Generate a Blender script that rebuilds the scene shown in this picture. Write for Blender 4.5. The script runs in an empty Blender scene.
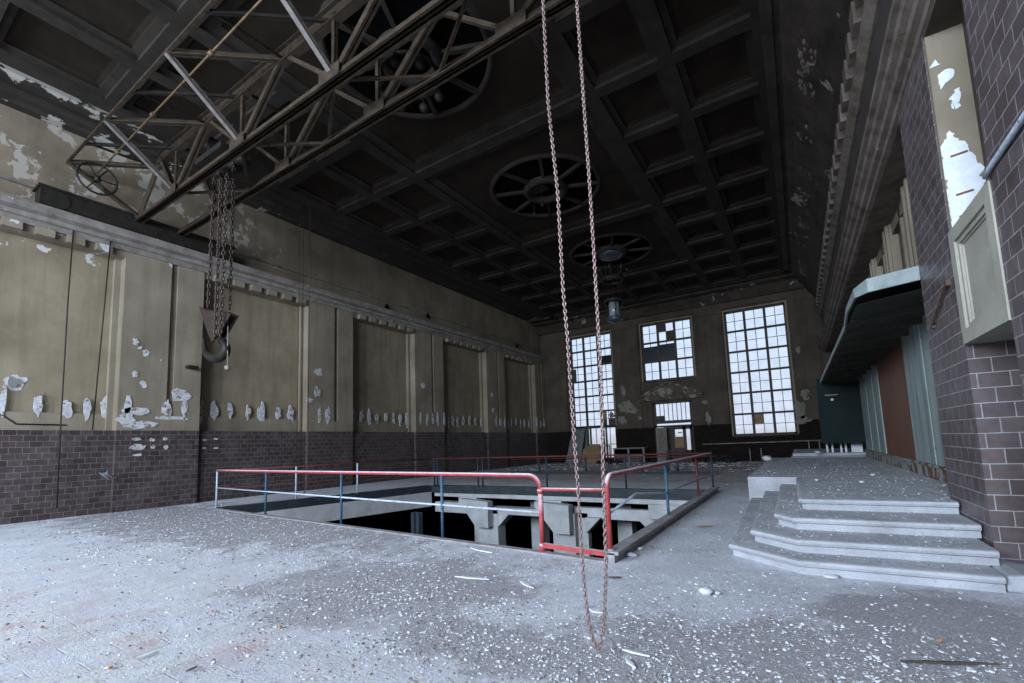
import bpy, math, random
from mathutils import Vector, Matrix, noise
random.seed(7)
S = bpy.context.scene
COL = S.collection
PI = math.pi

# ------------------------------------------------------------------ camera
YAW, PITCH, ROLL = -0.56074782, 0.10486229, -0.03574404
FOC, CX, CY = 452.81, 512.0, 396.76
CAM = Vector((0, 0, 1.5))
fw = Vector((math.sin(YAW)*math.cos(PITCH), math.cos(YAW)*math.cos(PITCH), math.sin(PITCH)))
r0 = Vector((math.cos(YAW), -math.sin(YAW), 0)); u0 = r0.cross(fw)
RT = r0*math.cos(ROLL) + u0*math.sin(ROLL)
UP = u0*math.cos(ROLL) - r0*math.sin(ROLL)
cam = bpy.data.cameras.new('camera'); cam.sensor_width = 36; cam.lens = FOC/1024*36
cam.shift_y = (CY-341.5)/1024; cam.clip_start = .05; cam.clip_end = 300
co = bpy.data.objects.new('camera', cam); COL.objects.link(co)
m = Matrix((RT, UP, -fw)).transposed().to_4x4(); m.translation = CAM
co.matrix_world = m; S.camera = co

def ray(x, y): return RT*((x-CX)/FOC) - UP*((y-CY)/FOC) + fw
def at(x, y, ax, v):
    d = ray(x, y); return CAM + d*((v-CAM[ax])/d[ax])
def aX(x, y, v): return at(x, y, 0, v)
def aY(x, y, v): return at(x, y, 1, v)
def aZ(x, y, v=0): return at(x, y, 2, v)

# ------------------------------------------------------------------ materials
class NT:
    def __init__(s, name):
        s.m = bpy.data.materials.new(name); s.m.use_nodes = True
        s.t = s.m.node_tree; s.b = s.t.nodes['Principled BSDF']; s.pos = None
    def n(s, typ, **kw):
        o = s.t.nodes.new(typ)
        for k, v in kw.items(): setattr(o, k, v)
        return o
    def l(s, a, b): s.t.links.new(a, b)
    def P(s):
        if not s.pos: s.pos = s.n('ShaderNodeNewGeometry').outputs['Position']
        return s.pos
    def noise(s, scale, detail=5, rough=.6, vec=None, dist=0):
        o = s.n('ShaderNodeTexNoise'); o.inputs['Scale'].default_value = scale
        o.inputs['Detail'].default_value = detail; o.inputs['Roughness'].default_value = rough
        o.inputs['Distortion'].default_value = dist
        s.l(vec or s.P(), o.inputs['Vector']); return o.outputs['Fac']
    def ramp(s, fac, stops):
        o = s.n('ShaderNodeValToRGB'); e = o.color_ramp.elements
        while len(e) < len(stops): e.new(.5)
        for q, (p, c) in zip(e, stops):
            q.position = p; q.color = (c, c, c, 1) if isinstance(c, (int, float)) else (*c, 1)
        s.l(fac, o.inputs['Fac']); return o.outputs['Color']
    def mix(s, fac, a, b, mode='MIX'):
        o = s.n('ShaderNodeMix', data_type='RGBA', blend_type=mode)
        for i, v in ((0, fac), (6, a), (7, b)):
            if hasattr(v, 'links') or hasattr(v, 'is_linked'): s.l(v, o.inputs[i])
            elif i == 0: o.inputs[0].default_value = v
            else: o.inputs[i].default_value = (*v, 1)
        return o.outputs[2]
    def math(s, op, a, b=0.0, c=None, clamp=False):
        o = s.n('ShaderNodeMath', operation=op, use_clamp=clamp)
        for i, v in enumerate((a, b, c)):
            if v is None: continue
            if hasattr(v, 'is_linked'): s.l(v, o.inputs[i])
            else: o.inputs[i].default_value = v
        return o.outputs[0]
    def xyz(s, vec=None):
        o = s.n('ShaderNodeSeparateXYZ'); s.l(vec or s.P(), o.inputs[0]); return o.outputs
    def comb(s, x, y, z):
        o = s.n('ShaderNodeCombineXYZ')
        for i, v in enumerate((x, y, z)):
            if hasattr(v, 'is_linked'): s.l(v, o.inputs[i])
            else: o.inputs[i].default_value = v
        return o.outputs[0]
    def bump(s, h, strength=.3, dist=.02):
        o = s.n('ShaderNodeBump'); o.inputs['Strength'].default_value = strength; o.inputs['Distance'].default_value = dist
        s.l(h, o.inputs['Height']); s.l(o.outputs[0], s.b.inputs['Normal'])
    def fin(s, col=None, rough=.8, metal=0, spec=.3):
        if col is not None:
            if hasattr(col, 'is_linked'): s.l(col, s.b.inputs['Base Color'])
            else: s.b.inputs['Base Color'].default_value = (*col, 1)
        if hasattr(rough, 'is_linked'): s.l(rough, s.b.inputs['Roughness'])
        else: s.b.inputs['Roughness'].default_value = rough
        s.b.inputs['Metallic'].default_value = metal
        s.b.inputs['Specular IOR Level'].default_value = spec
        return s.m

def rough_mat(name, a, b, scale=3, spots=None, sthr=(.6, .63), sscale=4, rough=.85, metal=0, bump=.3, bdist=.01, streak=False, spec=.3):
    t = NT(name)
    vec = None
    if streak:
        x = t.xyz(); vec = t.comb(t.math('MULTIPLY', x[0], 4.0), t.math('MULTIPLY', x[1], 4.0), t.math('MULTIPLY', x[2], .35))
    n1 = t.noise(scale, 7, .65, vec)
    col = t.ramp(n1, [(.32, a), (.68, b)])
    if spots:
        n2 = t.noise(sscale, 8, .6, dist=.3)
        col = t.mix(t.ramp(n2, [(sthr[0], 0), (sthr[1], 1)]), col, spots)
    t.bump(t.noise(scale*9, 6, .7), bump, bdist)
    return t.fin(col, rough, metal, spec)

def tile_mat(name, c1, c2, mo, bw=.24, rh=.155, rough=.42, dusty=.35, spec=.35):
    t = NT(name); x = t.xyz()
    vec = t.comb(t.math('ADD', x[0], x[1]), x[2], 0.0)
    br = t.n('ShaderNodeTexBrick'); t.l(vec, br.inputs['Vector'])
    br.inputs['Scale'].default_value = 1; br.inputs['Brick Width'].default_value = bw; br.inputs['Row Height'].default_value = rh
    br.inputs['Mortar Size'].default_value = .006; br.inputs['Mortar Smooth'].default_value = .3
    br.inputs['Color1'].default_value = (*c1, 1); br.inputs['Color2'].default_value = (*c2, 1); br.inputs['Mortar'].default_value = (*mo, 1)
    col = t.mix(t.ramp(t.noise(1.3, 7, .7), [(.4, 0), (.75, dusty)]), br.outputs['Color'], (.30, .28, .30))
    col = t.mix(t.ramp(t.noise(7, 5, .6), [(.3, .0), (.7, .45)]), col, tuple(v*.45 for v in c1))
    h = t.math('SUBTRACT', 1.0, br.outputs['Fac'])
    t.bump(h, .6, .008)
    return t.fin(col, rough, 0, spec)

# plaster with peeling near given height
def plaster_mat(name, a, b, peel, peelz=None, thr=.56, scale=.8, dark=None, yf=None):
    t = NT(name); x = t.xyz()
    n1 = t.noise(scale, 8, .62)
    col = t.ramp(n1, [(.3, a), (.7, b)])
    sv = t.comb(t.math('MULTIPLY', x[0], 3.0), t.math('MULTIPLY', x[1], 3.0), t.math('MULTIPLY', x[2], .25))
    col = t.mix(t.ramp(t.noise(1.2, 5, .6, sv), [(.45, 0), (.8, .5)]), col, dark or tuple(v*.55 for v in a))
    pn = t.noise(1.7, 9, .62, dist=.25)
    if peelz:
        k = t.math('ABSOLUTE', t.math('SUBTRACT', x[2], peelz[0]))
        k = t.math('MULTIPLY', k, peelz[1]); pn = t.math('SUBTRACT', pn, k)
    if yf:
        pn = t.math('SUBTRACT', pn, t.math('MINIMUM', t.math('MAXIMUM', t.math('MULTIPLY', t.math('SUBTRACT', x[1], yf[0]), yf[1]), 0.0), .16))
    f = t.ramp(pn, [(thr, 0), (thr+.012, 1)])
    col = t.mix(f, col, peel)
    t.bump(t.math('ADD', t.math('MULTIPLY', t.noise(14, 6, .7), .4), t.math('MULTIPLY', f, -.8)), .45, .012)
    return t.fin(col, .88, 0, .2)

M = {}
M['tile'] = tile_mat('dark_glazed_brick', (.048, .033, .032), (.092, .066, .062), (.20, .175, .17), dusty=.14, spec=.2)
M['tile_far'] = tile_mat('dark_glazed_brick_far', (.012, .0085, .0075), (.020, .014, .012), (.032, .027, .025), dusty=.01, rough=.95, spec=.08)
M['tile_pier'] = tile_mat('purple_brown_pier_brick', (.082, .060, .060), (.130, .098, .095), (.36, .34, .35), bw=.25, rh=.16, rough=.42, dusty=.2, spec=.3)
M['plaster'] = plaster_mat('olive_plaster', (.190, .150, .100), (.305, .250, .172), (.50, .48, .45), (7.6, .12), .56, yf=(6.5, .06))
M['plaster_pil'] = plaster_mat('grey_pilaster_plaster', (.182, .148, .105), (.285, .240, .178), (.50, .48, .46), (7.6, .12), .56, yf=(6.5, .06))
M['attic'] = plaster_mat('attic_plaster', (.14, .108, .074), (.255, .205, .148), (.36, .32, .27), (9.5, .01), .53, dark=(.10, .078, .052), yf=(7.5, .05))
M['cornice'] = rough_mat('cornice_stone', (.12, .10, .082), (.26, .23, .205), 2.5, (.46, .44, .42), (.66, .69), 3, bump=.6, bdist=.02)
M['cornice_r'] = rough_mat('brown_cornice_plaster', (.080, .060, .044), (.22, .182, .150), 2.2, (.38, .34, .30), (.68, .74), 5, bump=.7, bdist=.03)
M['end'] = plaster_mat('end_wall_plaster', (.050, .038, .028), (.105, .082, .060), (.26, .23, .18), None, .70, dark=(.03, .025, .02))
M['frieze'] = rough_mat('smooth_dark_frieze', (.045, .036, .032), (.075, .062, .055), 1.2, rough=.8, bump=.1, spec=.15)
M['end_rough'] = plaster_mat('peeled_end_frieze', (.06, .048, .036), (.15, .12, .09), (.24, .205, .16), None, .55, scale=2, dark=(.03, .025, .02))
M['ceil'] = rough_mat('brown_ceiling_paint', (.016, .0115, .0082), (.028, .021, .0152), 1.2, (.12, .105, .08), (.76, .78), 1.6, bump=.2, spec=.1, rough=.95)
M['ceil_beam'] = rough_mat('grey_beam_paint', (.022, .0172, .0138), (.042, .034, .028), 1.6, (.13, .115, .095), (.76, .78), 2.5, bump=.2, spec=.12, rough=.95)
M['cove'] = rough_mat('peeling_cove_plaster', (.022, .016, .011), (.065, .050, .038), 1.4, (.28, .25, .215), (.64, .66), 1.2, bump=.7, bdist=.03)
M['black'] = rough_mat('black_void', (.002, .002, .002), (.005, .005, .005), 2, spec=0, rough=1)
M['steel'] = rough_mat('rusty_brown_steel', (.024, .0165, .011), (.062, .045, .031), 5, (.12, .09, .066), (.68, .74), 9, rough=.7, metal=.0, bump=.3, bdist=.004, spec=.15)
M['steel_bright'] = rough_mat('bare_steel_angle', (.12, .10, .09), (.21, .185, .17), 8, None, rough=.5, metal=.3, bump=.2, bdist=.003)
M['steel_dark'] = rough_mat('blackened_steel', (.013, .011, .009), (.032, .027, .022), 5, rough=.6, metal=.3, bump=.2, bdist=.004)
M['gold'] = rough_mat('ochre_rusted_shaft', (.10, .06, .028), (.20, .135, .07), 9, (.07, .05, .035), (.55, .6), 12, rough=.6, metal=.2)
M['chain'] = rough_mat('rusty_pinkish_chain', (.16, .10, .09), (.34, .245, .23), 30, (.55, .45, .45), (.66, .72), 50, rough=.45, metal=.45, spec=.5, bump=.2, bdist=.001)
M['chain_dark'] = rough_mat('oiled_dark_chain', (.022, .014, .012), (.085, .056, .046), 20, (.24, .20, .21), (.72, .76), 30, rough=.5, metal=.5, spec=.5, bump=.2, bdist=.001)
M['concrete'] = rough_mat('pit_concrete', (.30, .30, .30), (.47, .47, .47), 1.8, (.16, .16, .16), (.70, .74), 4, bump=.4, bdist=.01)
M['channel'] = rough_mat('dark_blue_grey_channel', (.014, .019, .023), (.034, .042, .048), 4, (.09, .08, .075), (.66, .7), 6, rough=.6, metal=.1)
M['kerb'] = rough_mat('dusty_kerb_angle', (.17, .155, .15), (.32, .30, .31), 4, rough=.8)
M['blue'] = rough_mat('chipped_blue_paint', (.025, .065, .11), (.055, .12, .18), 6, (.30, .22, .20), (.64, .67), 14, rough=.55)
M['teal'] = rough_mat('dark_teal_paint', (.010, .022, .034), (.022, .042, .058), 6, rough=.55)
M['pale'] = rough_mat('pale_dusty_blue_paint', (.32, .38, .46), (.55, .60, .68), 8, (.20, .14, .14), (.62, .66), 14, rough=.6)
M['redd'] = rough_mat('dull_red_paint', (.085, .018, .016), (.13, .034, .030), 5, rough=.6)
M['partition'] = rough_mat('pale_green_sheet_steel', (.16, .215, .195), (.40, .45, .43), 1.2, (.17, .11, .07), (.70, .73), 3, rough=.5, metal=.1, streak=True, bump=.1)
M['rustbase'] = rough_mat('rusting_green_base', (.19, .22, .20), (.34, .36, .35), 3, (.14, .065, .04), (.50, .54), 2.5, rough=.7, streak=True)
M['browndoor'] = rough_mat('brown_door_paint', (.10, .038, .018), (.21, .085, .042), 1.5, rough=.5, streak=True, bump=.1)
M['canopy'] = rough_mat('grey_green_canopy_sheet', (.15, .185, .18), (.30, .34, .335), 3, (.22, .20, .17), (.70, .74), 6, rough=.5, metal=.1)
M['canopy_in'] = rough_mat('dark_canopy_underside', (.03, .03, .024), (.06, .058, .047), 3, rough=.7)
M['cabinet'] = rough_mat('dark_green_cabinet', (.008, .015, .015), (.014, .023, .023), 2, rough=.7, bump=.05, spec=.1)
M['blotch'] = rough_mat('pale_bare_render', (.13, .115, .095), (.25, .225, .185), 2.2, (.06, .05, .04), (.58, .62), 5, bump=.4)
M['panelp'] = rough_mat('beige_lintel_plaster', (.27, .25, .205), (.37, .345, .29), 1.6, (.52, .50, .46), (.70, .74), 5, bump=.25)
M['wood'] = rough_mat('brown_plywood', (.20, .125, .07), (.30, .195, .115), 2.5, rough=.7)
M['wood_dark'] = rough_mat('dark_old_wood', (.045, .035, .028), (.09, .07, .058), 3, rough=.7)
M['frame'] = rough_mat('dark_brown_window_steel', (.028, .022, .019), (.06, .048, .042), 6, rough=.6, bump=.1)
M['board_grey'] = rough_mat('grey_board', (.11, .11, .108), (.17, .17, .165), 2.5, rough=.7)
M['doorleaf'] = rough_mat('beige_painted_door', (.20, .17, .14), (.30, .265, .23), 3, (.12, .08, .06), (.62, .66), 6, rough=.6)
M['white'] = rough_mat('white_chalky_paint', (.55, .57, .60), (.74, .76, .80), 6, rough=.8)
M['scar'] = rough_mat('white_plaster_scar', (.36, .34, .33), (.62, .62, .64), 9, (.20, .14, .115), (.56, .60), 7, rough=.9)
M['scar_grey'] = rough_mat('grey_cement_patch', (.16, .155, .15), (.24, .235, .23), 9, rough=.9)
M['chip'] = rough_mat('white_chips', (.42, .43, .45), (.68, .69, .72), 12, rough=.85, bump=.1)
M['chip_dark'] = rough_mat('brown_grit', (.12, .10, .10), (.30, .27, .265), 12, rough=.9, bump=.1)
M['rubble'] = rough_mat('greyish_rubble', (.20, .185, .18), (.46, .44, .44), 1.2, rough=.9)
M['stone'] = rough_mat('pale_rubble', (.36, .36, .37), (.58, .58, .60), 5, rough=.9)
M['leaf'] = rough_mat('dry_orange_leaf', (.24, .095, .03), (.36, .17, .06), 12, rough=.7)
M['rustdark'] = rough_mat('dark_rust', (.05, .028, .022), (.12, .065, .05), 14, rough=.8)
M['ember'] = rough_mat('red_brick_chip', (.35, .06, .03), (.45, .10, .06), 12, rough=.8)
M['lampmetal'] = rough_mat('blue_grey_drum', (.04, .05, .065), (.10, .12, .15), 6, rough=.4, metal=.5, streak=True)
M['lampglass'] = rough_mat('frosted_lantern_glass', (.08, .08, .085), (.3, .31, .33), 6, rough=.25, spec=.6)

def redrail():
    t = NT('dusty_red_rail_paint')
    col = t.ramp(t.noise(7, 6, .65), [(.3, (.26, .028, .030)), (.7, (.42, .075, .075))])
    nz = t.n('ShaderNodeNewGeometry'); z = t.xyz(nz.outputs['Normal'])[2]
    f = t.math('MULTIPLY', t.ramp(z, [(.15, 0), (.7, 1)]), t.ramp(t.noise(9, 6, .7), [(.3, .55), (.6, 1)]))
    col = t.mix(f, col, (.62, .58, .62))      # dust lying on top of the tube
    t.bump(t.noise(60, 5, .7), .3, .002)
    return t.fin(col, .6)
M['red'] = redrail()

def glass_mat(name, tint, alpha):
    t = NT(name); t.t.nodes.remove(t.b)
    tr = t.n('ShaderNodeBsdfTransparent'); tr.inputs[0].default_value = (*tint, 1)
    t.l(t.ramp(t.noise(1.6, 6, .65), [(.3, tint), (.62, tuple(v*(1-alpha*.5) for v in tint)), (.75, tuple(v*(1-alpha) for v in tint))]), tr.inputs[0])
    t.l(tr.outputs[0], t.t.nodes['Material Output'].inputs[0]); return t.m
M['glass'] = glass_mat('dusty_window_glass', (.97, .98, 1), .35)
M['glass_dark'] = rough_mat('sooty_dark_glass', (.008, .009, .011), (.02, .022, .028), 2, rough=.3, spec=.25)

def floor_mat():
    t = NT('dusty_floor'); x = t.xyz()
    # paving under the dust
    br = t.n('ShaderNodeTexBrick'); t.l(t.comb(x[1], x[0], 0.0), br.inputs['Vector'])
    for k, q in (('Scale', 1), ('Brick Width', .50), ('Row Height', .26), ('Mortar Size', .006), ('Mortar Smooth', .6)): br.inputs[k].default_value = q
    br.inputs['Color1'].default_value = (.43, .37, .38, 1); br.inputs['Color2'].default_value = (.52, .50, .47, 1); br.inputs['Mortar'].default_value = (.30, .27, .28, 1)
    dust = t.ramp(t.noise(1.1, 9, .68), [(.3, (.46, .465, .50)), (.7, (.70, .715, .76))])
    ex = t.math('DIVIDE', t.math('SUBTRACT', x[0], -5.5), 6.5); ey = t.math('DIVIDE', t.math('SUBTRACT', x[1], 1.0), 3.0)
    reg = t.math('SUBTRACT', 1.25, t.math('SQRT', t.math('ADD', t.math('MULTIPLY', ex, ex), t.math('MULTIPLY', ey, ey))), clamp=True)
    tilef = t.math('MULTIPLY', t.ramp(t.noise(1.1, 6, .6, dist=.4), [(.36, .15), (.62, .9)]), reg)
    col = t.mix(tilef, dust, br.outputs['Color'])
    redn = t.math('MULTIPLY', t.ramp(t.noise(2.2, 6, .6), [(.56, 0), (.68, .6)]), tilef)
    col = t.mix(redn, col, (.45, .22, .21))
    # heavier grit in patches: two ellipses by the pit and in front, a belt along the wall
    def ell(cx, cy, rx, ry, ang=0):
        ca, sa = math.cos(ang), math.sin(ang)
        dx = t.math('SUBTRACT', x[0], cx); dy = t.math('SUBTRACT', x[1], cy)
        a = t.math('DIVIDE', t.math('ADD', t.math('MULTIPLY', dx, ca), t.math('MULTIPLY', dy, sa)), rx)
        b = t.math('DIVIDE', t.math('ADD', t.math('MULTIPLY', dx, -sa), t.math('MULTIPLY', dy, ca)), ry)
        return t.math('SUBTRACT', 1.0, t.math('SQRT', t.math('ADD', t.math('MULTIPLY', a, a), t.math('MULTIPLY', b, b))))
    es = [ell(-3.9, 3.65, 1.75, 1.35, .5), ell(-.1, 3.3, 2.2, 1.2, .3), ell(-11.5, 5.4, 7.5, 2.3, .02), ell(.8, 4.6, .9, 1.3, 0), ell(-7.0, 14.0, .1, .1), ell(-2.2, 2.9, 1.0, .5), ell(-7.5, 25.0, 9, 6)]
    e = es[0]
    for q in es[1:]: e = t.math('MAXIMUM', e, q)
    nn = t.math('MULTIPLY', t.math('SUBTRACT', t.noise(1.6, 9, .7, dist=.3), .5), 2.2)
    g = t.ramp(t.math('ADD', e, nn), [(.02, 0), (.30, 1)])
    grit = t.ramp(t.noise(55, 4, .85), [(.34, (.17, .15, .155)), (.52, (.30, .275, .285)), (.66, (.58, .575, .60))])
    col = t.mix(t.math('MULTIPLY', g, .85), col, grit)
    fine = t.noise(34, 6, .85)
    col = t.mix(t.ramp(fine, [(.52, 0), (.66, .55)]), col, (.24, .22, .235))
    mid = t.noise(13, 7, .8, dist=.3)
    col = t.mix(t.ramp(mid, [(.50, 0), (.66, .5)]), col, (.27, .255, .28))
    col = t.mix(t.ramp(mid, [(.34, .45), (.44, 0)]), col, (.72, .73, .78))
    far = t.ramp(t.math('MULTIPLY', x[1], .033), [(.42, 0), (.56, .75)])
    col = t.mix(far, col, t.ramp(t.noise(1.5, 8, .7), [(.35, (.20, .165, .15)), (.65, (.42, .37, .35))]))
    h = t.math('ADD', t.math('MULTIPLY', t.noise(45, 5, .8), .8), t.math('MULTIPLY', t.noise(3, 5, .6), .8))
    h = t.math('ADD', h, t.math('MULTIPLY', t.math('MULTIPLY', br.outputs['Fac'], tilef), -.25))
    t.bump(h, .9, .025)
    return t.fin(col, .95, 0, .15)
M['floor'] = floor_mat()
M['step'] = rough_mat('dusty_stone_step', (.30, .302, .32), (.44, .445, .475), 2.4, (.30, .28, .29), (.60, .70), 14, bump=.6, bdist=.02)

# ------------------------------------------------------------------ mesh builder
ORG = {}
class MB:
    def __init__(s): s.v = []; s.f = []; s.sm = []
    def add(s, vs, fs, smooth=False):
        b = len(s.v); s.v += [Vector(q) for q in vs]; s.f += [[b+i for i in f] for f in fs]; s.sm += [smooth]*len(fs); return s
    def box(s, x0, x1, y0, y1, z0, z1):
        return s.add([(x0,y0,z0),(x1,y0,z0),(x1,y1,z0),(x0,y1,z0),(x0,y0,z1),(x1,y0,z1),(x1,y1,z1),(x0,y1,z1)],
                     [(0,3,2,1),(4,5,6,7),(0,1,5,4),(1,2,6,5),(2,3,7,6),(3,0,4,7)])
    def bar(s, p, q, w, h=None, up=(0,0,1)):
        h = h or w; p = Vector(p); q = Vector(q); d = (q-p).normalized(); up = Vector(up)
        if abs(d.dot(up)) > .98: up = Vector((0,1,0))
        a = d.cross(up).normalized()*w/2; b = a.cross(d).normalized()*h/2
        vs = [p-a-b, p+a-b, p+a+b, p-a+b, q-a-b, q+a-b, q+a+b, q-a+b]
        return s.add(vs, [(0,3,2,1),(4,5,6,7),(0,1,5,4),(1,2,6,5),(2,3,7,6),(3,0,4,7)])
    def path(s, pts, r, n=10, closed=False, caps=True):
        pts = [Vector(p) for p in pts]; N = len(pts); b = len(s.v); prev = None
        for i, p in enumerate(pts):
            if closed: d = pts[(i+1) % N]-pts[i-1]
            else: d = pts[min(i+1, N-1)]-pts[max(i-1, 0)]
            d.normalize()
            if prev is None:
                u = Vector((0,0,1)) if abs(d.z) < .9 else Vector((1,0,0))
                a = d.cross(u).normalized()
            else: a = (prev - d*prev.dot(d)).normalized()
            prev = a; c = d.cross(a)
            rr = r[i] if isinstance(r, (list, tuple)) else r
            for k in range(n): s.v.append(p + (a*math.cos(2*PI*k/n)+c*math.sin(2*PI*k/n))*rr)
        for i in range(N if closed else N-1):
            j = (i+1) % N
            for k in range(n):
                l = (k+1) % n; s.f.append([b+i*n+k, b+i*n+l, b+j*n+l, b+j*n+k]); s.sm.append(True)
        if caps and not closed:
            s.f.append([b+k for k in range(n)][::-1]); s.f.append([b+(N-1)*n+k for k in range(n)]); s.sm += [False]*2
        return s
    def tube(s, p, q, r, n=10): return s.path([p, q], r, n)
    def prism(s, poly, fn0, fn1):           # poly list of 2d; fn maps 2d->3d at each end
        n = len(poly); vs = [fn0(*p) for p in poly] + [fn1(*p) for p in poly]
        fs = [list(range(n))[::-1], [n+i for i in range(n)]] + [(i, (i+1) % n, n+(i+1) % n, n+i) for i in range(n)]
        return s.add(vs, fs)
    def extY(s, prof, y0, y1): return s.prism(prof, lambda a, b: (a, y0, b), lambda a, b: (a, y1, b))
    def extX(s, prof, x0, x1): return s.prism(prof, lambda a, b: (x0, a, b), lambda a, b: (x1, a, b))
    def extZ(s, prof, z0, z1): return s.prism(prof, lambda a, b: (a, b, z0), lambda a, b: (a, b, z1))
    def lathe(s, c, prof, n=32, closed=False):      # prof [(r,z)]
        b = len(s.v); c = Vector(c)
        for r, z in prof:
            for k in range(n): s.v.append(c+Vector((r*math.cos(2*PI*k/n), r*math.sin(2*PI*k/n), z)))
        L = len(prof)
        for i in range(L if closed else L-1):
            j = (i+1) % L
            for k in range(n):
                l = (k+1) % n; s.f.append([b+i*n+k, b+i*n+l, b+j*n+l, b+j*n+k]); s.sm.append(True)
        if not closed:
            if prof[0][0] > 1e-6: s.f.append([b+k for k in range(n)][::-1]); s.sm.append(False)
            if prof[-1][0] > 1e-6: s.f.append([b+(L-1)*n+k for k in range(n)]); s.sm.append(False)
        return s
    def build(s, name, mat, parent=None, fixn=True, origin=None, bev=0):
        if parent is not None: org = ORG[parent.name]
        elif origin is not None: org = Vector(origin)
        else:
            xs = [v.x for v in s.v]; ys = [v.y for v in s.v]; zs = [v.z for v in s.v]
            org = Vector(((min(xs)+max(xs))/2, (min(ys)+max(ys))/2, min(zs)))
        me = bpy.data.meshes.new(name); me.from_pydata([v-org for v in s.v], [], s.f)
        me.polygons.foreach_set('use_smooth', s.sm)
        me.materials.append(M[mat]); me.update()
        if fixn and len(s.f) < 60000:
            import bmesh
            bm = bmesh.new(); bm.from_mesh(me); bmesh.ops.recalc_face_normals(bm, faces=bm.faces); bm.to_mesh(me); bm.free()
        o = bpy.data.objects.new(name, me); COL.objects.link(o)
        if parent is not None: o.parent = parent
        else: o.location = org
        ORG[o.name] = org
        if bev:
            b = o.modifiers.new('bevel', 'BEVEL'); b.width = bev; b.segments = 2; b.limit_method = 'ANGLE'
        return o

def tag(o, label, cat, group=None, kind=None):
    o['label'] = label; o['category'] = cat
    if group: o['group'] = group
    if kind: o['kind'] = kind
    return o
def thing(name, loc, label, cat, group=None):
    o = bpy.data.objects.new(name, None); COL.objects.link(o); o.location = loc; o.empty_display_size = .2
    ORG[o.name] = Vector(loc); return tag(o, label, cat, group)
def struct(name, mb, mat, label=None, **kw):
    o = mb.build(name, mat, **kw); o['kind'] = 'structure'
    if label: o['label'] = label
    return o

# ------------------------------------------------------------------ room dimensions
XL, XB, XC = -16.4, -16.9, -7.1
YE, YB = 31.0, -10.0
PFL, PFR, PBR, PBL = (-13.9, 6.5), (-2.13, 5.6), (-2.13, 13.75), (-12.35, 13.5)

# floor with the pit opening
f = MB()
oc = [(-17.6, YB-.3), (6, YB-.3), (6, YE+.5), (-17.6, YE+.5)]
ic = [PFL, PFR, PBR, PBL]
f.add([(x, y, 0) for x, y in oc+ic], [(0,1,5,4),(1,2,6,5),(2,3,7,6),(3,0,4,7)])
f.add([(x, y, -.22) for x, y in oc+ic], [(0,4,5,1),(1,5,6,2),(2,6,7,3),(3,7,4,0)])
struct('floor', f, 'floor', 'dust and rubble covered floor of the hall')
# pit shell, dark below
f = MB()
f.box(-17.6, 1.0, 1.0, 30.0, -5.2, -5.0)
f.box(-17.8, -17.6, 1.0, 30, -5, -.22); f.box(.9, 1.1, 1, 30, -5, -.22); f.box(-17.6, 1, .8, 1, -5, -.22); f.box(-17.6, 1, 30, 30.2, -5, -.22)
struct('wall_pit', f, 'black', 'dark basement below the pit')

# pit left side: steel channel over concrete wall, and front lip
def quadwall(a, b, z0, z1, t):
    a = Vector((*a, 0)); b = Vector((*b, 0)); d = (b-a).normalized(); n = Vector((-d.y, d.x, 0))*t
    return [(a.x, a.y), (b.x, b.y), (b.x+n.x, b.y+n.y), (a.x+n.x, a.y+n.y)]
f = MB(); f.extZ(quadwall(PFL, PBL, 0, 0, .35), -.78, -.23); struct('trim_1', f, 'concrete', 'concrete edge beam along the left side of the pit')
f = MB(); f.extZ(quadwall(PFL, PBL, 0, 0, .3), -.22, .02)
struct('trim_2', f, 'channel', 'dark steel channel along the left edge of the pit')
f = MB(); f.extZ(quadwall(PBL, PBR, 0, 0, .2), -.25, .03); struct('trim_3', f, 'channel', 'dark steel channel along the far edge of the pit')
f = MB(); f.extZ(quadwall(PFR, PFL, 0, 0, .12), -.3, .02); struct('trim_4', f, 'kerb', 'dusty front lip of the pit')
# right kerb: rusty angle rising above floor
f = MB(); f.box(-2.14, -2.05, 5.5, 13.9, -.3, .12); f.box(-2.17, -2.0, 5.5, 13.9, .10, .14)
tag(f.build('pit_kerb', 'kerb'), 'long rusty steel kerb along the right edge of the pit', 'kerb')

# concrete frame on the far side of the pit
Yf = 13.62
fr = thing('concrete_frame', (-7.1, Yf+.3, -5.0), 'grey concrete beam frame with haunched columns on the far side of the pit', 'concrete frame')
f = MB(); f.box(-12.3, -2.2, Yf, Yf+.5, -.40, -.26)
for a, b in ((-11.1, -10.25), (-7.75, -6.8), (-3.95, -3.0)): f.box(a, b, Yf, Yf+.5, -.82, -.39)
f.build('top_beam', 'concrete', fr)
f = MB(); f.box(-12.3, -10.2, Yf+.02, Yf+.45, -1.0, -.62); f.box(-10.2, -6.85, Yf+.02, Yf+.45, -.95, -.72); f.box(-6.85, -2.2, Yf+.25, Yf+.5, -.95, -.62); f.build('lower_beam', 'concrete', fr)
for (a, b, lc, rc) in ((-10.2, -9.35, 0, .5), (-7.15, -6.35, .0, 0), (-6.35, -6.0, 0, .5), (-3.75, -2.2, .6, 0)):
    f = MB(); f.box(a, b, Yf+(.02 if a < -6.5 and a > -11 else .25), Yf+.5, -5, -.8)
    if lc: f.extY([(a, -.9), (a-lc, -.9), (a, -.9-lc)], Yf+.24, Yf+.48)
    if rc: f.extY([(b, -.9), (b+rc, -.9), (b, -.9-rc)], Yf+.04, Yf+.48)
    f.build('column', 'concrete', fr)
for a, b in ((-10.2, -9.55), (-7.15, -6.4)):
    f = MB(); f.extY([(b, -.5), (b-1.25, -.42), (b-1.25, -.58), (b-.55, -1.4), (b, -1.4)], Yf-.3, Yf+.03)
    f.build('haunch', 'concrete', fr)
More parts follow.
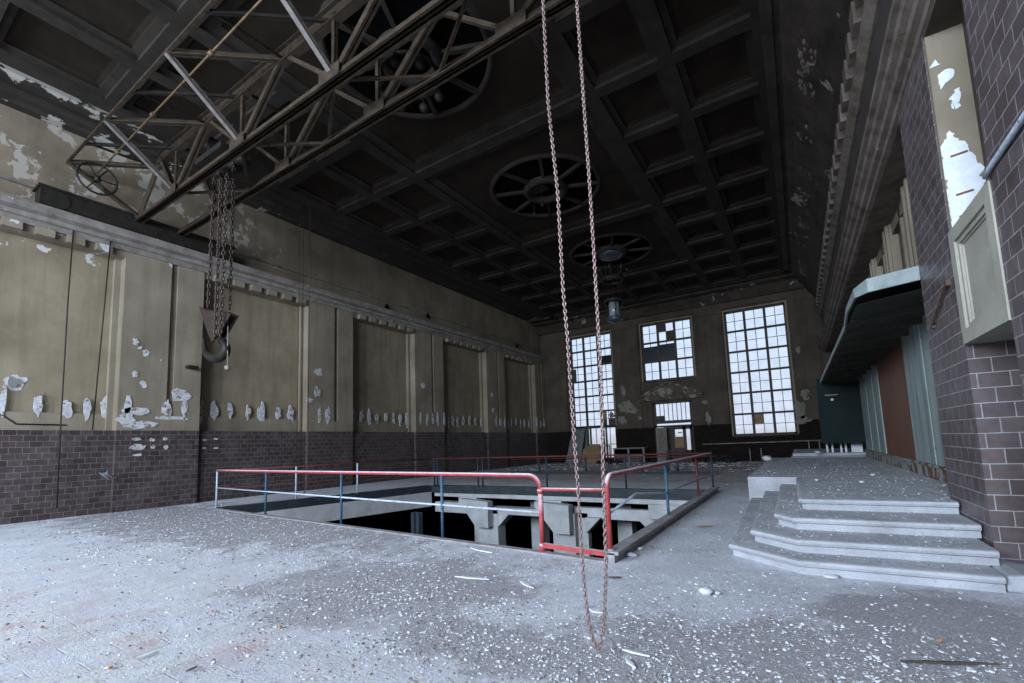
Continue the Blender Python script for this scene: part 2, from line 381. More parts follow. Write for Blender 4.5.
for a in (-8.9, -5.5, -11.6):
    f = MB(); f.box(a, a+.5, Yf+1.6, Yf+2.1, -5, -.3); f.build('rear_column', 'concrete', fr)
f = MB(); f.box(-12.0, -11.85, Yf-1.6, Yf-1.4, -5, -.8); f.box(-11.75, -11.62, Yf-1.6, Yf-1.4, -5, -.8); f.box(-11.9,-11.7,Yf-1.52,Yf-1.48,-5,-.8)
tag(f.build('steel_column', 'lampmetal'), 'blue-grey steel column standing in the dark of the pit', 'column')

# ------------------------------------------------------------------ left wall
f = MB(); f.box(XB-.5, XB, YB, YE, 2.3, 8.2); struct('wall_left', f, 'plaster', 'olive plaster left wall')
f = MB(); f.box(XB-.5, XL-.14, YB, YE, 0, 2.3); struct('wall_left_dado', f, 'tile', 'dark brick dado of the left wall')
f = MB(); f.box(XB-.5, XL-.25, YB, YE, 8.2, 11.2); struct('wall_left_attic', f, 'attic', 'stained plaster strip above the left cornice')
pils = [(-7.2, -5.1), (-1.2, .9), (4.9, 7.0), (10.85, 13.0), (16.85, 19.05), (23.2, 25.3), (29.45, 31.0)]
tn = 5
for a, b in pils:
    g = a + (b-a)*.6
    f = MB(); f.box(XB-.3, XL, a, g-.09, 2.3, 7.6); f.box(XB-.3, XL, g+.09, b, 2.3, 7.6); f.box(XB-.3, XL-.12, g-.1, g+.1, 2.3, 7.6)
    f.box(XB-.3, XL+.003, a-.003, b+.003, 2.3, 2.72)
    struct('trim_%d' % tn, f, 'plaster_pil', 'plaster pilaster of the left wall'); tn += 1
    f = MB(); f.box(XB-.3, XL+.005, a-.004, b+.004, 0, 2.3); struct('trim_%d' % tn, f, 'tile', 'dark brick foot of a left wall pilaster'); tn += 1
for i in range(len(pils)-1):
    a, b = pils[i][1], pils[i+1][0]
    f = MB(); f.box(XB-.1, XL-.05, a, b, 7.42, 7.65)
    k = a+.3
    while k < b-.3:
        f.box(XL-.06, XL+.10, k, k+.36, 7.40, 7.60); k += .6
    f.box(XB-.1, XB+.09, a, b, 2.3, 2.78); f.box(XB-.1, XB+.16, a, a+.14, 2.3, 7.5); f.box(XB-.1, XB+.16, b-.14, b, 2.3, 7.5)
    struct('trim_%d' % tn, f, 'plaster_pil', 'bay head with blocks under the left cornice'); tn += 1
f = MB()
f.extY([(XB, 7.6), (XL+.05, 7.6), (XL+.12, 7.72), (XL+.2, 7.74), (XL+.24, 7.84), (XL+.42, 7.88), (XL+.5, 8.0), (XL+.5, 8.06), (XL-.3, 8.22)], YB, YE)
f.extY([(XL-.3, 8.7), (XL-.18, 8.72), (XL-.2, 8.8), (XL-.3, 8.82)], YB, YE)
struct('trim_%d' % tn, f, 'cornice', 'peeling cornice along the left wall'); tn += 1

# ------------------------------------------------------------------ ceiling
ZC = 10.6
f = MB(); g = MB()
def coffer(x0, x1, y0, y1, ins=.17, d1=.10, l=.16, d2=.09, hole=None):
    def ring(a, b, za, zb, mb):
        (ax0, ax1, ay0, ay1), (bx0, bx1, by0, by1) = a, b
        mb.add([(ax0,ay0,za),(ax1,ay0,za),(ax1,ay1,za),(ax0,ay1,za),(bx0,by0,zb),(bx1,by0,zb),(bx1,by1,zb),(bx0,by1,zb)],
               [(0,1,5,4),(1,2,6,5),(2,3,7,6),(3,0,4,7)])
    A = (x0, x1, y0, y1); B = (x0+ins, x1-ins, y0+ins, y1-ins)
    ring(A, B, ZC, ZC, g); ring(B, B, ZC, ZC+d1, g)
    C = (B[0]+l, B[1]-l, B[2]+l, B[3]-l); ring(B, C, ZC+d1, ZC+d1+.02, g); ring(C, C, ZC+d1+.02, ZC+d1+d2, f)
    D = (C[0]+.1, C[1]-.1, C[2]+.1, C[3]-.1); ring(C, D, ZC+d1+d2, ZC+d1+d2+.03, f)
    z = ZC+d1+d2+.03
    if not hole:
        f.add([(D[0],D[2],z),(D[1],D[2],z),(D[1],D[3],z),(D[0],D[3],z)], [(0,1,2,3)])
    else:
        cx, cy, r = hole; n = 32; sq = []; ci = []
        for k in range(n):
            a = 2*PI*(k+.5)/n; c, s_ = math.cos(a), math.sin(a)
            t = min(((D[1]-cx) if c > 0 else (D[0]-cx))/c, ((D[3]-cy) if s_ > 0 else (D[2]-cy))/s_)
            sq.append((cx+c*t, cy+s_*t, z)); ci.append((cx+c*r, cy+s_*r, z))
        f.add(sq+ci, [(k, (k+1) % n, n+(k+1) % n, n+k) for k in range(n)])
        for q in ((D[0],D[2]),(D[1],D[2]),(D[1],D[3]),(D[0],D[3])):   # square corners
            ks = sorted(range(n), key=lambda k: (sq[k][0]-q[0])**2+(sq[k][1]-q[1])**2)[:2]
            f.add([(q[0], q[1], z), sq[ks[0]], sq[ks[1]]], [(0,1,2)])
xs = [-14.4, -12.35, -10.3, -3.9, -1.95, .05]
ybig = [-9.94, -3.06, 3.82, 10.7, 17.55, 24.35]
rows = []
for i in range(5):
    a, b = ybig[i], ybig[i+1]; rows += [(a+(b-a)*k/3, a+(b-a)*(k+1)/3) for k in range(3)]
rows += [(24.35, 26.65), (26.65, 28.95)]
for y0, y1 in rows:
    for x0, x1 in ((xs[0], xs[1]), (xs[1], xs[2]), (xs[3], xs[4]), (xs[4], xs[5])): coffer(x0, x1, y0, y1)
roses = []
for i in range(5):
    cy = (ybig[i]+ybig[i+1])/2; coffer(xs[2], xs[3], ybig[i], ybig[i+1], .20, .09, .3, .06, (XC, cy, 1.95)); roses.append(cy)
for y0, y1 in rows[-2:]:
    for k in range(3): coffer(xs[2]+k*6.4/3, xs[2]+(k+1)*6.4/3, y0, y1)
struct('ceiling', f, 'ceil', 'dark coffered ceiling', fixn=False)
struct('ceiling_beams', g, 'ceil_beam', 'grid of flat beams of the coffered ceiling', fixn=False)
f = MB(); f.box(-18, 4, YB-1, YE+1, 12.2, 12.4); struct('ceiling_void', f, 'black', 'dark roof space above the ceiling')
# left crown and end crown
f = MB(); f.extY([(-14.4, 10.6), (-14.7, 10.6), (-14.75, 10.72), (-15.1, 10.75), (-15.15, 10.66), (-15.4, 10.66), (-15.5, 10.86), (-16.0, 10.92), (-16.1, 10.80), (-16.3, 10.78), (-16.4, 10.72), (-16.7, 10.70), (-16.7, 11.3), (-14.4, 11.3)], YB, YE)
M['crown'] = plaster_mat('peeling_crown', (.022, .017, .0135), (.045, .036, .028), (.34, .31, .27), (10.72, 1.6), .50, scale=1.2, dark=(.012, .01, .008), yf=(6.0, .035))
struct('trim_%d' % tn, f, 'crown', 'moulded ceiling border along the left wall'); tn += 1
f = MB(); f.extX([(28.95, 10.6), (29.3, 10.6), (29.4, 10.72), (29.8, 10.7), (29.9, 10.55), (30.4, 10.5), (30.6, 10.2), (30.75, 9.95), (31.05, 9.9), (31.05, 11.1), (28.95, 11.1)], -16.7, 2.3)
struct('trim_%d' % tn, f, 'cove', 'peeling ceiling border along the end wall'); tn += 1
# right cove, dentil entablature
f = MB()
f.extY([(.05, 10.6), (.28, 10.6), (.30, 10.66), (.42, 10.66), (.5, 10.5), (.62, 10.45), (.75, 10.25), (1.05, 9.95), (1.12, 9.7), (1.3, 9.5), (1.36, 9.35), (1.5, 9.25), (3, 9.25), (3, 11.1), (.05, 11.1)], YB, YE)
struct('trim_%d' % tn, f, 'cove', 'peeling cove along the right wall'); tn += 1
f = MB()
f.extY([(1.5, 9.3), (1.5, 9.2), (1.56, 9.15), (1.56, 8.45), (1.48, 8.4), (1.48, 8.25), (1.6, 8.15), (3, 8.15), (3, 9.3)], YB, YE)
k = YB+.2
while k < YE-.3:
    f.box(1.42, 1.6, k, k+.42, 8.62, 9.05); k += .74
struct('trim_%d' % tn, f, 'cornice_r', 'dentil moulding high on the right wall'); tn += 1
f = MB(); f.box(1.64, 3.0, YB, YE, 6.3, 8.2); struct('wall_right_frieze', f, 'frieze', 'smooth brown frieze of the right wall')
f = MB()
f.extY([(1.66, 6.05), (1.585, 6.07), (1.57, 6.13), (1.50, 6.15), (1.48, 6.22), (1.41, 6.25), (1.39, 6.31), (1.33, 6.33), (1.33, 6.42), (1.37, 6.50), (1.66, 6.62), (2.4, 6.62), (2.4, 6.05)], YB, YE)
struct('trim_%d' % tn, f, 'cornice_r', 'heavy moulded cornice along the right wall'); tn += 1
# garland ornament on the right cove
f = MB()
def blob(mb, c, r, seed, fl=(1, 1, 1), n=6):
    b = []; c = Vector(c)
    for i in range(1, 4):
        th = PI*i/4
        for k in range(n):
            d = Vector((math.sin(th)*math.cos(2*PI*k/n), math.sin(th)*math.sin(2*PI*k/n), math.cos(th)))
            q = r*(.8+.45*noise.noise(d*1.7+Vector((seed*3.1, seed*1.7, 0))))
            b.append(c+Vector((d.x*fl[0], d.y*fl[1], d.z*fl[2]))*q)
    b.append(c+Vector((0, 0, r*fl[2]*.85))); b.append(c-Vector((0, 0, r*fl[2]*.85)))
    fs = []
    for i in range(2):
        for k in range(n): l = (k+1) % n; fs.append((i*n+k, i*n+l, (i+1)*n+l, (i+1)*n+k))
    for k in range(n): l = (k+1) % n; fs.append((3*n, l, k)); fs.append((3*n+1, 2*n+k, 2*n+l))
    mb.add(b, fs, True)
for i in range(620):
    t = random.random(); y = 7+random.random()*23.5
    if noise.noise(Vector((y*.45, 0, 3))) < .05: continue
    x = .72+.36*t; z = 10.28-.34*t
    blob(f, (x+.02, y, z+.02), .04+.05*random.random(), i, (1, 2.6, .8))
tag(f.build('plaster_garland', 'cornice_r'), 'crumbling plaster garland running along the right ceiling cove', 'ornament', kind='stuff')

# ceiling roses
lab = {7.26: 'large spoked ceiling rose nearest the crane bridge with a ring of bulbs', 14.125: 'middle spoked ceiling rose with an empty dark hub', 20.95: 'farthest spoked ceiling rose carrying the hanging lantern'}
for i in (2, 3, 4):
    cy = roses[i]; L = list(lab.values())[i-2]
    r = thing('ceiling_rose', (XC, cy, 10.9), L, 'ceiling rose', 'ceiling roses along the middle of the ceiling')
    f = MB(); f.lathe((XC, cy, -.13), [(1.86, 10.90), (1.90, 10.84), (1.99, 10.84), (2.02, 10.90), (2.10, 10.92), (2.10, 10.95), (1.86, 10.95)], 48, True); f.build('rim', 'ceil_beam', r)
    f = MB(); f.lathe((XC, cy, -.13), [(.55, 10.80), (.62, 10.74), (.74, 10.74), (.80, 10.82), (.80, 11.02), (.55, 11.02)], 32, True); f.build('hub', 'ceil_beam', r)
    for k in range(8):
        a = PI/8+k*PI/4; d = Vector((math.cos(a), math.sin(a), 0)); c = Vector((XC, cy, 10.77))
        f = MB(); f.bar(c+d*.76, c+d*1.9, .11, .12); f.build('spoke', 'ceil_beam', r)
    f = MB(); f.lathe((XC, cy, -.13), [(1.95, 10.94), (1.95, 11.9), (0.001, 11.95)], 32); f.build('shaft', 'black', r)
# ring of bulbs on first rose and lamp ring on second (small)
cy = roses[2]
ch = thing('bulb_ring', (XC, cy, 10.2), 'dark iron ring of round bulbs hanging under the large ceiling rose', 'light fitting')
f = MB(); f.lathe((XC, cy, 0), [(.62, 10.30), (.68, 10.24), (.74, 10.30), (.68, 10.36)], 32, True); f.build('ring', 'steel_dark', ch)
for k in range(8):
    a = k*PI/4+.3; c = Vector((XC+.72*math.cos(a), cy+.72*math.sin(a), 10.16))
    f = MB(); f.lathe(c, [(.001, .14), (.05, .10), (.05, .02), (.11, -.05), (.12, -.12), (.08, -.2), (.001, -.22)], 12); f.build('bulb', 'steel_dark', ch)
for k in range(4):
    f = MB(); a = k*PI/2; f.tube((XC+.68*math.cos(a), cy+.68*math.sin(a), 10.3), (XC+.68*math.cos(a), cy+.68*math.sin(a), 10.9), .012, 6); f.build('hanger', 'steel_dark', ch)
cy = roses[3]
f = MB(); f.box(XC-.55, XC+.15, cy-.55, cy+.02, 10.72, 10.74); f.tube((XC-.5, cy, 9.95), (XC-.5, cy, 10.73), .01, 6); f.tube((XC+.1, cy-.5, 9.9), (XC+.1, cy-.5, 10.73), .01, 6)
f.lathe((XC-.5, cy, 0), [(.001, 9.9), (.06, 9.92), (.06, 10.02), (.001, 10.04)], 8); f.lathe((XC+.1, cy-.5, 0), [(.001, 9.85), (.06, 9.87), (.06, 9.97), (.001, 9.99)], 8)
tag(f.build('lamp_wire', 'steel_dark'), 'loose wires with empty sockets under the middle ceiling rose', 'wire')
# third: chandelier with drum, lamp ring, cords and glass lantern
cy = roses[4]
ch = thing('hanging_lantern', (XC, cy, 7.2), 'tall dark hanging lantern with drum hub, lamp ring and glass cylinder under the farthest rose', 'chandelier')
f = MB(); f.lathe((XC, cy, 0), [(.30, 10.45), (.50, 10.50), (.60, 10.62), (.62, 10.95), (.3, 11.0)], 32); f.build('drum', 'lampmetal', ch)
f = MB(); f.lathe((XC, cy, 0), [(.44, 9.30), (.52, 9.26), (.52, 9.46), (.44, 9.46)], 28, True); f.build('lamp_ring', 'steel_dark', ch)
for k in range(8):
    a = k*PI/4+.2; q = Vector((XC+.72*math.cos(a), cy+.72*math.sin(a), 9.75)); s0 = Vector((XC+.48*math.cos(a), cy+.48*math.sin(a), 9.4))
    f = MB(); f.path([s0, (s0+q)/2+Vector((0, 0, -.06)), q], .025, 6); f.lathe(q, [(.001, -.12), (.09, -.06), (.11, .03), (.05, .14), (.001, .16)], 10); f.build('lamp_arm', 'steel_dark', ch)
f = MB()
for k in range(10):
    a = 2*PI*k/10; c, s_ = math.cos(a), math.sin(a)
    f.tube((XC+.42*c, cy+.42*s_, 8.3), (XC+.46*c, cy+.46*s_, 9.3), .008, 5)
    f.tube((XC+.5*c, cy+.5*s_, 9.4), (XC+.5*c, cy+.5*s_, 10.4), .01, 5)
f.build('cords', 'steel_dark', ch)
f = MB(); f.lathe((XC, cy, 0), [(.44, 8.18), (.50, 8.18), (.50, 8.34), (.44, 8.34)], 28, True); f.lathe((XC, cy, 0), [(.001, 8.3), (.45, 8.3), (.45, 8.36), (.001, 8.4)], 24); f.build('top_ring', 'steel_dark', ch)
f = MB(); f.lathe((XC, cy, 0), [(.26, 7.45), (.26, 8.2)], 24); f.build('glass_cylinder', 'lampglass', ch)
for k in range(4):
    a = k*PI/2+.5; f = MB(); f.tube((XC+.36*math.cos(a), cy+.36*math.sin(a), 7.4), (XC+.36*math.cos(a), cy+.36*math.sin(a), 8.2), .02, 6); f.build('rod', 'steel_dark', ch)
f = MB(); f.lathe((XC, cy, 0), [(.001, 7.2), (.22, 7.24), (.36, 7.32), (.38, 7.45), (.001, 7.48)], 28); f.build('bottom_bowl', 'lampmetal', ch)

# ------------------------------------------------------------------ end wall
W3 = (-3.4, -.08, 1.55, 9.35); W2 = (-8.72, -5.40, 5.45, 9.42); W1 = (-14.2, -10.9, .25, 9.35); DR = (-8.25, -5.75, 0, 3.95)
f = MB(); t = MB()
def seg(x0, x1, z0, z1):
    if z0 < 2.3 and z1 > 2.3: t.box(x0, x1, YE, YE+.6, z0, 2.3); f.box(x0, x1, YE, YE+.6, 2.3, z1)
    elif z1 <= 2.3: t.box(x0, x1, YE, YE+.6, z0, z1)
    else: f.box(x0, x1, YE, YE+.6, z0, z1)
TOP = 11.0
seg(-17.4, W1[0], 0, TOP); seg(W1[0], W1[1], W1[3], TOP); seg(W1[0], W1[1], 0, W1[2]); seg(W1[1], W2[0], 0, TOP); seg(W2[0], W2[1], W2[3], TOP)
seg(W2[0], DR[0], 0, W2[2]); seg(DR[0], DR[1], DR[3], W2[2]); seg(DR[1], W2[1], 0, W2[2])
seg(W2[1], W3[0], 0, TOP); seg(W3[0], W3[1], W3[3], TOP); seg(W3[0], W3[1], 0, W3[2]); seg(W3[1], 4, 0, TOP)
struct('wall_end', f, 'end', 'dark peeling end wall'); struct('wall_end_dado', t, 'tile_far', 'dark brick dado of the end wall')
f = MB(); f.box(-16.4, 2.3, YE-.12, YE, 9.55, 9.95)
for a, b in ((-10.75, -8.95), (-5.2, -3.55), (.15, 1.4), (-16.3, -14.5)): f.box(a, b, YE-.1, YE, 2.3, 9.5); f.box(a-.06, b+.06, YE-.18, YE, 9.3, 9.55)
struct('trim_%d' % tn, f, 'end', 'flat pilasters and band of the end wall'); tn += 1
f = MB(); f.box(-16.4, 2.3, YE-.07, YE, 9.92, 10.4); struct('trim_%d' % tn, f, 'end_rough', 'peeled frieze above the end wall windows'); tn += 1

def window(name, W, cols, rws, label, dark=(), skip=()):
    x0, x1, z0, z1 = W
    fr = MB(); y = YE+.12
    fw_ = .10
    fr.box(x0, x0+fw_, y, y+.14, z0, z1); fr.box(x1-fw_, x1, y, y+.14, z0, z1); fr.box(x0, x1, y, y+.14, z0, z0+fw_); fr.box(x0, x1, y, y+.14, z1-fw_, z1)
    o = struct(name, fr, 'frame', label)
    b = MB(); pw = (x1-x0)/cols; ph = (z1-z0)/rws
    for c in range(1, cols): b.box(x0+c*pw-.07, x0+c*pw+.07, y-.01, y+.12, z0, z1)
    for r_ in range(1, rws): b.box(x0, x1, y-.008, y+.11, z0+r_*ph-.06, z0+r_*ph+.06)
    b.build('mullions', 'frame', o)
    b = MB()
    for c in range(cols): b.box(x0+(c+.5)*pw-.018, x0+(c+.5)*pw+.018, y+.03, y+.07, z0, z1)
    for r_ in range(rws): b.box(x0, x1, y+.032, y+.068, z0+(r_+.5)*ph-.015, z0+(r_+.5)*ph+.015)
    b.build('glazing_bars', 'frame', o)
    b = MB(); b.add([(x0, y+.05, z0), (x1, y+.05, z0), (x1, y+.05, z1), (x0, y+.05, z1)], [(0,1,2,3)]); b.build('panes', 'glass', o)
    for (c, r_, m_, w_, h_) in dark:
        b = MB(); b.box(x0+c*pw+.02, x0+(c+w_)*pw-.02, y+.015, y+.045, z0+r_*ph+.02, z0+(r_+h_)*ph-.02); b.build('blanked_pane', m_, o)
    b = MB(); b.box(x0-.06, x1+.06, YE-.1, y, z0-.08, z0); b.build('sill', 'end', o)
    b = MB()
    b.box(x0-.09, x0, YE-.05, YE+.2, z0, z1+.09); b.box(x1, x1+.09, YE-.05, YE+.2, z0, z1+.09); b.box(x0, x1, YE-.05, YE+.2, z1, z1+.09); b.build('reveal_edge', 'plaster_pil', o)
    return o
window('window_3', W3, 3, 6, 'tall right window of the end wall', dark=[(1, .5, 'wood', .5, .5)])
window('window_2', W2, 3, 3, 'high middle window of the end wall', dark=[(0, 1, 'glass_dark', 1, .82), (1, 1, 'glass_dark', 1, .86), (1, 2.5, 'wood_dark', .5, .5), (1.5, 2.0, 'wood_dark', .5, .5)])
Wu = (W1[0], W1[1], 2.55, W1[3])
window('window_1', Wu, 3, 6, 'tall left window of the end wall', dark=[(2, 4, 'glass_dark', 1, .55), (2, 0, 'wood_dark', .4, .5), (2.5, 0, 'wood_dark', .5, .5), (2, .5, 'wood', .4, .5), (0, 3, 'wood_dark', .4, .9)][:5])
# narrow glazed doors below the left window
o = MB(); y = YE+.12
for x in (W1[0], -13.15, -12.95, -11.95, -11.75, -11.0): o.box(x, x+.1, y, y+.14, .0, 2.55)
o.box(W1[0], W1[1], y, y+.14, 2.45, 2.6); o.box(W1[0], W1[1], y, y+.14, .0, .3)
o = struct('door_1', o, 'frame', 'narrow glazed doors under the left window')
b = MB()
for x in (-12.45, -11.4): b.box(x-.02, x+.02, y+.03, y+.07, .2, 2.5)
b.box(-13.1, -10.9, y+.03, y+.07, 1.25, 1.3); b.build('glazing_bars', 'frame', o)
b = MB(); b.add([(-13.1, y+.05, .2), (-10.9, y+.05, .2), (-10.9, y+.05, 2.5), (-13.1, y+.05, 2.5)], [(0,1,2,3)]); b.build('panes', 'glass', o)
b = MB(); b.box(W1[0]+.1, -13.1, y+.04, y+.08, .2, 2.45); b.build('blanked_pane', 'board_grey', o)

# entrance door with pediment and barred transom
o = MB(); x0, x1, _, z1 = DR; y = YE+.15
o.box(x0, x0+.15, y, y+.15, 0, z1); o.box(x1-.15, x1, y, y+.15, 0, z1); o.box(x0, x1, y, y+.15, z1-.1, z1); o.box(x0, x1, y-.02, y+.15, 2.52, 2.72); o.box(x0, x1, y, y+.15, 2.28, 2.4)
o = struct('door_2', o, 'frame', 'entrance door with barred transom under a pediment')
b = MB()
for k in range(9): xx = x0+.15+k*(x1-x0-.3)/8; b.box(xx-.02, xx+.02, y+.03, y+.07, 2.7, z1-.1)
b.box(x0, -7.55, y-.02, y+.06, 2.7, 3.05); b.build('transom_bars', 'frame', o)
b = MB(); b.add([(x0, y+.09, 2.4), (x1, y+.09, 2.4), (x1, y+.09, z1), (x0, y+.09, z1)], [(0,1,2,3)]); b.build('transom_glass', 'glass', o)
b = MB()
for a, c, z_, e in ((-7.1, -6.95, 0, 2.3), (-6.0, -5.85, 0, 2.3), (-6.45, -6.25, 0, 2.3)): b.box(a, c, y, y+.08, z_, e)
b.box(-7.0, -5.85, y, y+.08, 0, .75); b.box(-7.0, -5.85, y, y+.08, 2.1, 2.3); b.box(-7.0, -6.3, y+.01, y+.07, .75, .95); b.build('door_leaf', 'frame', o)
b = MB(); b.add([(-7, y+.05, .7), (-5.8, y+.05, .7), (-5.8, y+.05, 2.2), (-7, y+.05, 2.2)], [(0,1,2,3)]); b.build('door_glass', 'glass', o)
b = MB(); b.box(-7.62, -6.98, y+.01, y+.06, 0, 2.28); b.build('dark_gap_filler', 'frame', o)  # dark panel added to keep bright sky out of the gap beside the leaf
b = MB(); b.box(-6.98, -6.4, y-.04, y, .9, 1.62); c = b.build('cardboard_panel', 'wood', o); c['label'] = 'brown board fixed over the door glass'
b = MB(); b.box(-6.75, -6.5, y-.03, y, 1.85, 1.92); c = b.build('paper_mark', 'ember', o)
b = MB(); b.extZ([(-8.1, 31.1), (-7.35, 30.35), (-7.3, 30.4), (-8.05, 31.15)], .02, 2.25)
b.box(-8.12, -8.05, 31.0, 31.1, 0, 2.3)
c = b.build('open_leaf', 'doorleaf', o); c['label'] = 'beige scuffed door leaf standing open'
f = MB()
f.extY([(-9.15, 4.08), (-5.0, 4.08), (-5.0, 4.28), (-9.15, 4.28)], YE-.28, YE)
f.extY([(-9.2, 4.28), (-4.95, 4.28), (-7.08, 5.2)], YE-.12, YE)
for a, b_ in (((-9.2, 4.32), (-7.08, 5.24)), ((-7.08, 5.24), (-4.95, 4.32))): f.bar((a[0], YE-.16, a[1]), (b_[0], YE-.16, b_[1]), .3, .14, (0, 0, 1))
f.lathe((0, 0, 0), [(0, 0)], 3) if False else None
struct('trim_%d' % tn, f, 'end_rough', 'triangular pediment over the entrance door'); tn += 1
f = MB(); f.prism([(.24*math.cos(2*PI*k/16), .24*math.sin(2*PI*k/16)) for k in range(16)], lambda a, b: (-7.08+a, YE-.12, 4.62+b), lambda a, b: (-7.08+a*.6, YE-.2, 4.62+b*.6))
tag(f.build('rosette', 'cornice'), 'small round plaster rosette in the pediment above the door', 'ornament')
# dark hall beyond is outside: leave sky

# things against the end wall
f = MB(); f.prism([(-14.5, .03), (-13.35, .03), (-13.2, 2.38), (-14.2, 2.38)], lambda a, b: (a, 30.05+.35*b, b), lambda a, b: (a, 30.10+.35*b, b))
tag(f.build('grey_panel', 'board_grey'), 'tall grey board leaning on the end wall left of the plywood', 'board')
f = MB(); f.prism([(-13.5, .03), (-11.95, .03), (-11.95, 1.3), (-12.7, 1.32), (-13.5, .85)], lambda a, b: (a, 30.3+.3*b, b), lambda a, b: (a, 30.34+.3*b, b))
tag(f.build('plywood_sheet', 'wood'), 'brown plywood sheet leaning under the left window', 'board')
cr = thing('wooden_stool', (-11.5, 30.3, 0), 'open dark wooden frame standing right of the plywood sheet', 'frame')
for a in (-11.85, -11.3):
    for b_ in (30.1, 30.5): f = MB(); f.box(a, a+.07, b_, b_+.07, 0.01, 1.2); f.build('leg', 'wood_dark', cr)
f = MB(); f.box(-11.85, -11.23, 30.1, 30.57, 1.13, 1.2); f.build('top_rail', 'wood_dark', cr)
f = MB(); f.box(-11.85, -11.23, 30.1, 30.16, .6, .66); f.build('middle_rail', 'wood_dark', cr)
cr = thing('old_cabinet', (-9.7, 30.2, 0), 'low beige old cabinet with dark front openings left of the entrance door', 'cabinet')
f = MB(); f.box(-10.8, -8.7, 29.95, 30.6, .02, .95); f.build('body', 'wood_dark', cr)
f = MB(); f.box(-10.85, -8.65, 29.9, 30.62, .95, 1.0)
for a in (-10.8, -9.8, -8.78): f.box(a, a+.08, 29.92, 29.95, .05, .95)
f.box(-10.8, -8.7, 29.92, 29.95, .45, .52); f.build('face_frame', 'doorleaf', cr)
for a, b_ in ((-10.7, -9.85), (-9.7, -8.85)): f = MB(); f.box(a, b_, 29.93, 29.945, .56, .9); f.build('opening', 'black', cr)
tb = thing('work_table', (-6.6, 29.6, 0), 'small dark table standing in front of the entrance door', 'table')
f = MB(); f.box(-7.2, -5.9, 29.3, 29.9, .70, .76); f.build('tabletop', 'wood_dark', tb)
for a in (-7.15, -6.02):
    for b_ in (29.33, 29.8): f = MB(); f.box(a, a+.07, b_, b_+.07, 0.01, .7); f.build('leg', 'teal', tb)
# pipe along end wall under right window
p = thing('heating_pipe', (-1.2, 30.7, 0), 'long grey pipe running along the end wall below the right window', 'pipe')
f = MB(); f.tube((-5.2, 30.75, 1.08), (2.0, 30.75, 1.12), .045, 10); f.build('pipe_run', 'cornice', p)
for x in (-2.6, -2.0, .4, .9): f = MB(); f.tube((x, 30.75, 0.0), (x, 30.75, .75 if x < 0 else 1.08), .035, 8); f.build('support', 'doorleaf', p)
# rubbish heap by the end wall
for (cx, cy, n, lb) in ((-4.2, 29.8, 26, 'dark heap of scrap right of the entrance door'), (-10.9, 29.4, 14, 'dark scrap lying in front of the left window')):
    f = MB()
    for i in range(n):
        a = random.random()*PI; l = .2+random.random()*.5; c = Vector((cx+random.uniform(-.8, .8), cy+random.uniform(-.3, .3), .08+random.random()*.3))
        d = Vector((math.cos(a), math.sin(a)*.4, random.uniform(-.2, .25)))*l*.5; f.bar(c-d, c+d, .06+.1*random.random(), .04)
    for i in range(n): blob(f, (cx+random.uniform(-.9, .9), cy+random.uniform(-.4, .4), .08), .1+.1*random.random(), i)
    tag(f.build('scrap_heap', 'steel_dark'), lb, 'scrap heap', kind='stuff')

# ------------------------------------------------------------------ right wall
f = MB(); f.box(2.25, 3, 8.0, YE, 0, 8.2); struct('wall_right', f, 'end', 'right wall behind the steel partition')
f = MB(); f.box(1.61, 4, 5.45, 6.7, 6.0, 8.2)
struct('wall_right_lintel', f, 'end', 'brown soffit above the opening between the piers')
f = MB(); f.box(1.6, 3.0, -5.0, 5.45, 0, 8.2); struct('wall_right_front', f, 'tile_pier', 'near brick pier of the right wall')
f = MB(); f.box(1.6, 3.6, 6.72, 8.2, 0, 6.06); struct('wall_right_pier', f, 'tile_pier', 'far brick pier with a sharp corner of the right wall')
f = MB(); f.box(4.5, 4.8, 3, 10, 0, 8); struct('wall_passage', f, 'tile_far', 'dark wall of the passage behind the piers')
# plaster reveal on pier's face, above the lintel panel
f = MB(); f.box(1.61, 2.0, 6.66, 6.72, 3.64, 6.02)
struct('trim_%d' % tn, f, 'plaster_pil', 'plastered reveal of the right wall opening'); tn += 1
f = MB()
def ragged(poly, amp, seed):
    out = []
    for k in range(len(poly)):
        a = poly[k]; b = poly[(k+1) % len(poly)]; n_ = max(2, int(math.hypot(a[0]-b[0], a[1]-b[1])/.03))
        for q in range(n_):
            t_ = q/n_; x = a[0]+(b[0]-a[0])*t_; z = a[1]+(b[1]-a[1])*t_
            v = noise.noise_vector(Vector((x*14+seed, z*14, 0)))*amp + noise.noise_vector(Vector((x*40+seed, z*40, 5)))*amp*.5
            out.append((min(max(x+v.x, 1.612), 1.97), z+v.y))
    return out
for k, pg in enumerate(([(1.612, 3.66), (1.93, 3.66), (1.86, 3.85), (1.93, 4.1), (1.90, 4.4), (1.80, 4.62), (1.70, 4.82), (1.66, 4.74), (1.612, 4.7)],
        [(1.64, 5.30), (1.72, 5.36), (1.82, 5.48), (1.76, 5.54), (1.68, 5.44)], [(1.75, 5.02), (1.80, 5.04), (1.85, 5.26), (1.79, 5.24), (1.74, 5.2)], [(1.62, 5.6), (1.70, 5.62), (1.66, 5.68)])):
    f.prism(ragged(pg, .05, k*7), lambda a, b: (a, 6.652, b), lambda a, b: (a, 6.66, b))
tag(f.build('bare_plaster_patch', 'white'), 'bright white patch of bare plaster on the reveal above the lintel panel', 'plaster patch')
for i, z in enumerate((4.05, 4.5, 3.8)):
    f = MB(); f.bar((1.68, 6.648, z), (1.82, 6.648, z+.015), .012, .02); tag(f.build('wall_crack', 'browndoor'), ['middle brown slot in the white reveal patch', 'upper brown slot in the white reveal patch', 'lowest brown slot in the white reveal patch'][i], 'slot', 'slots in the reveal')
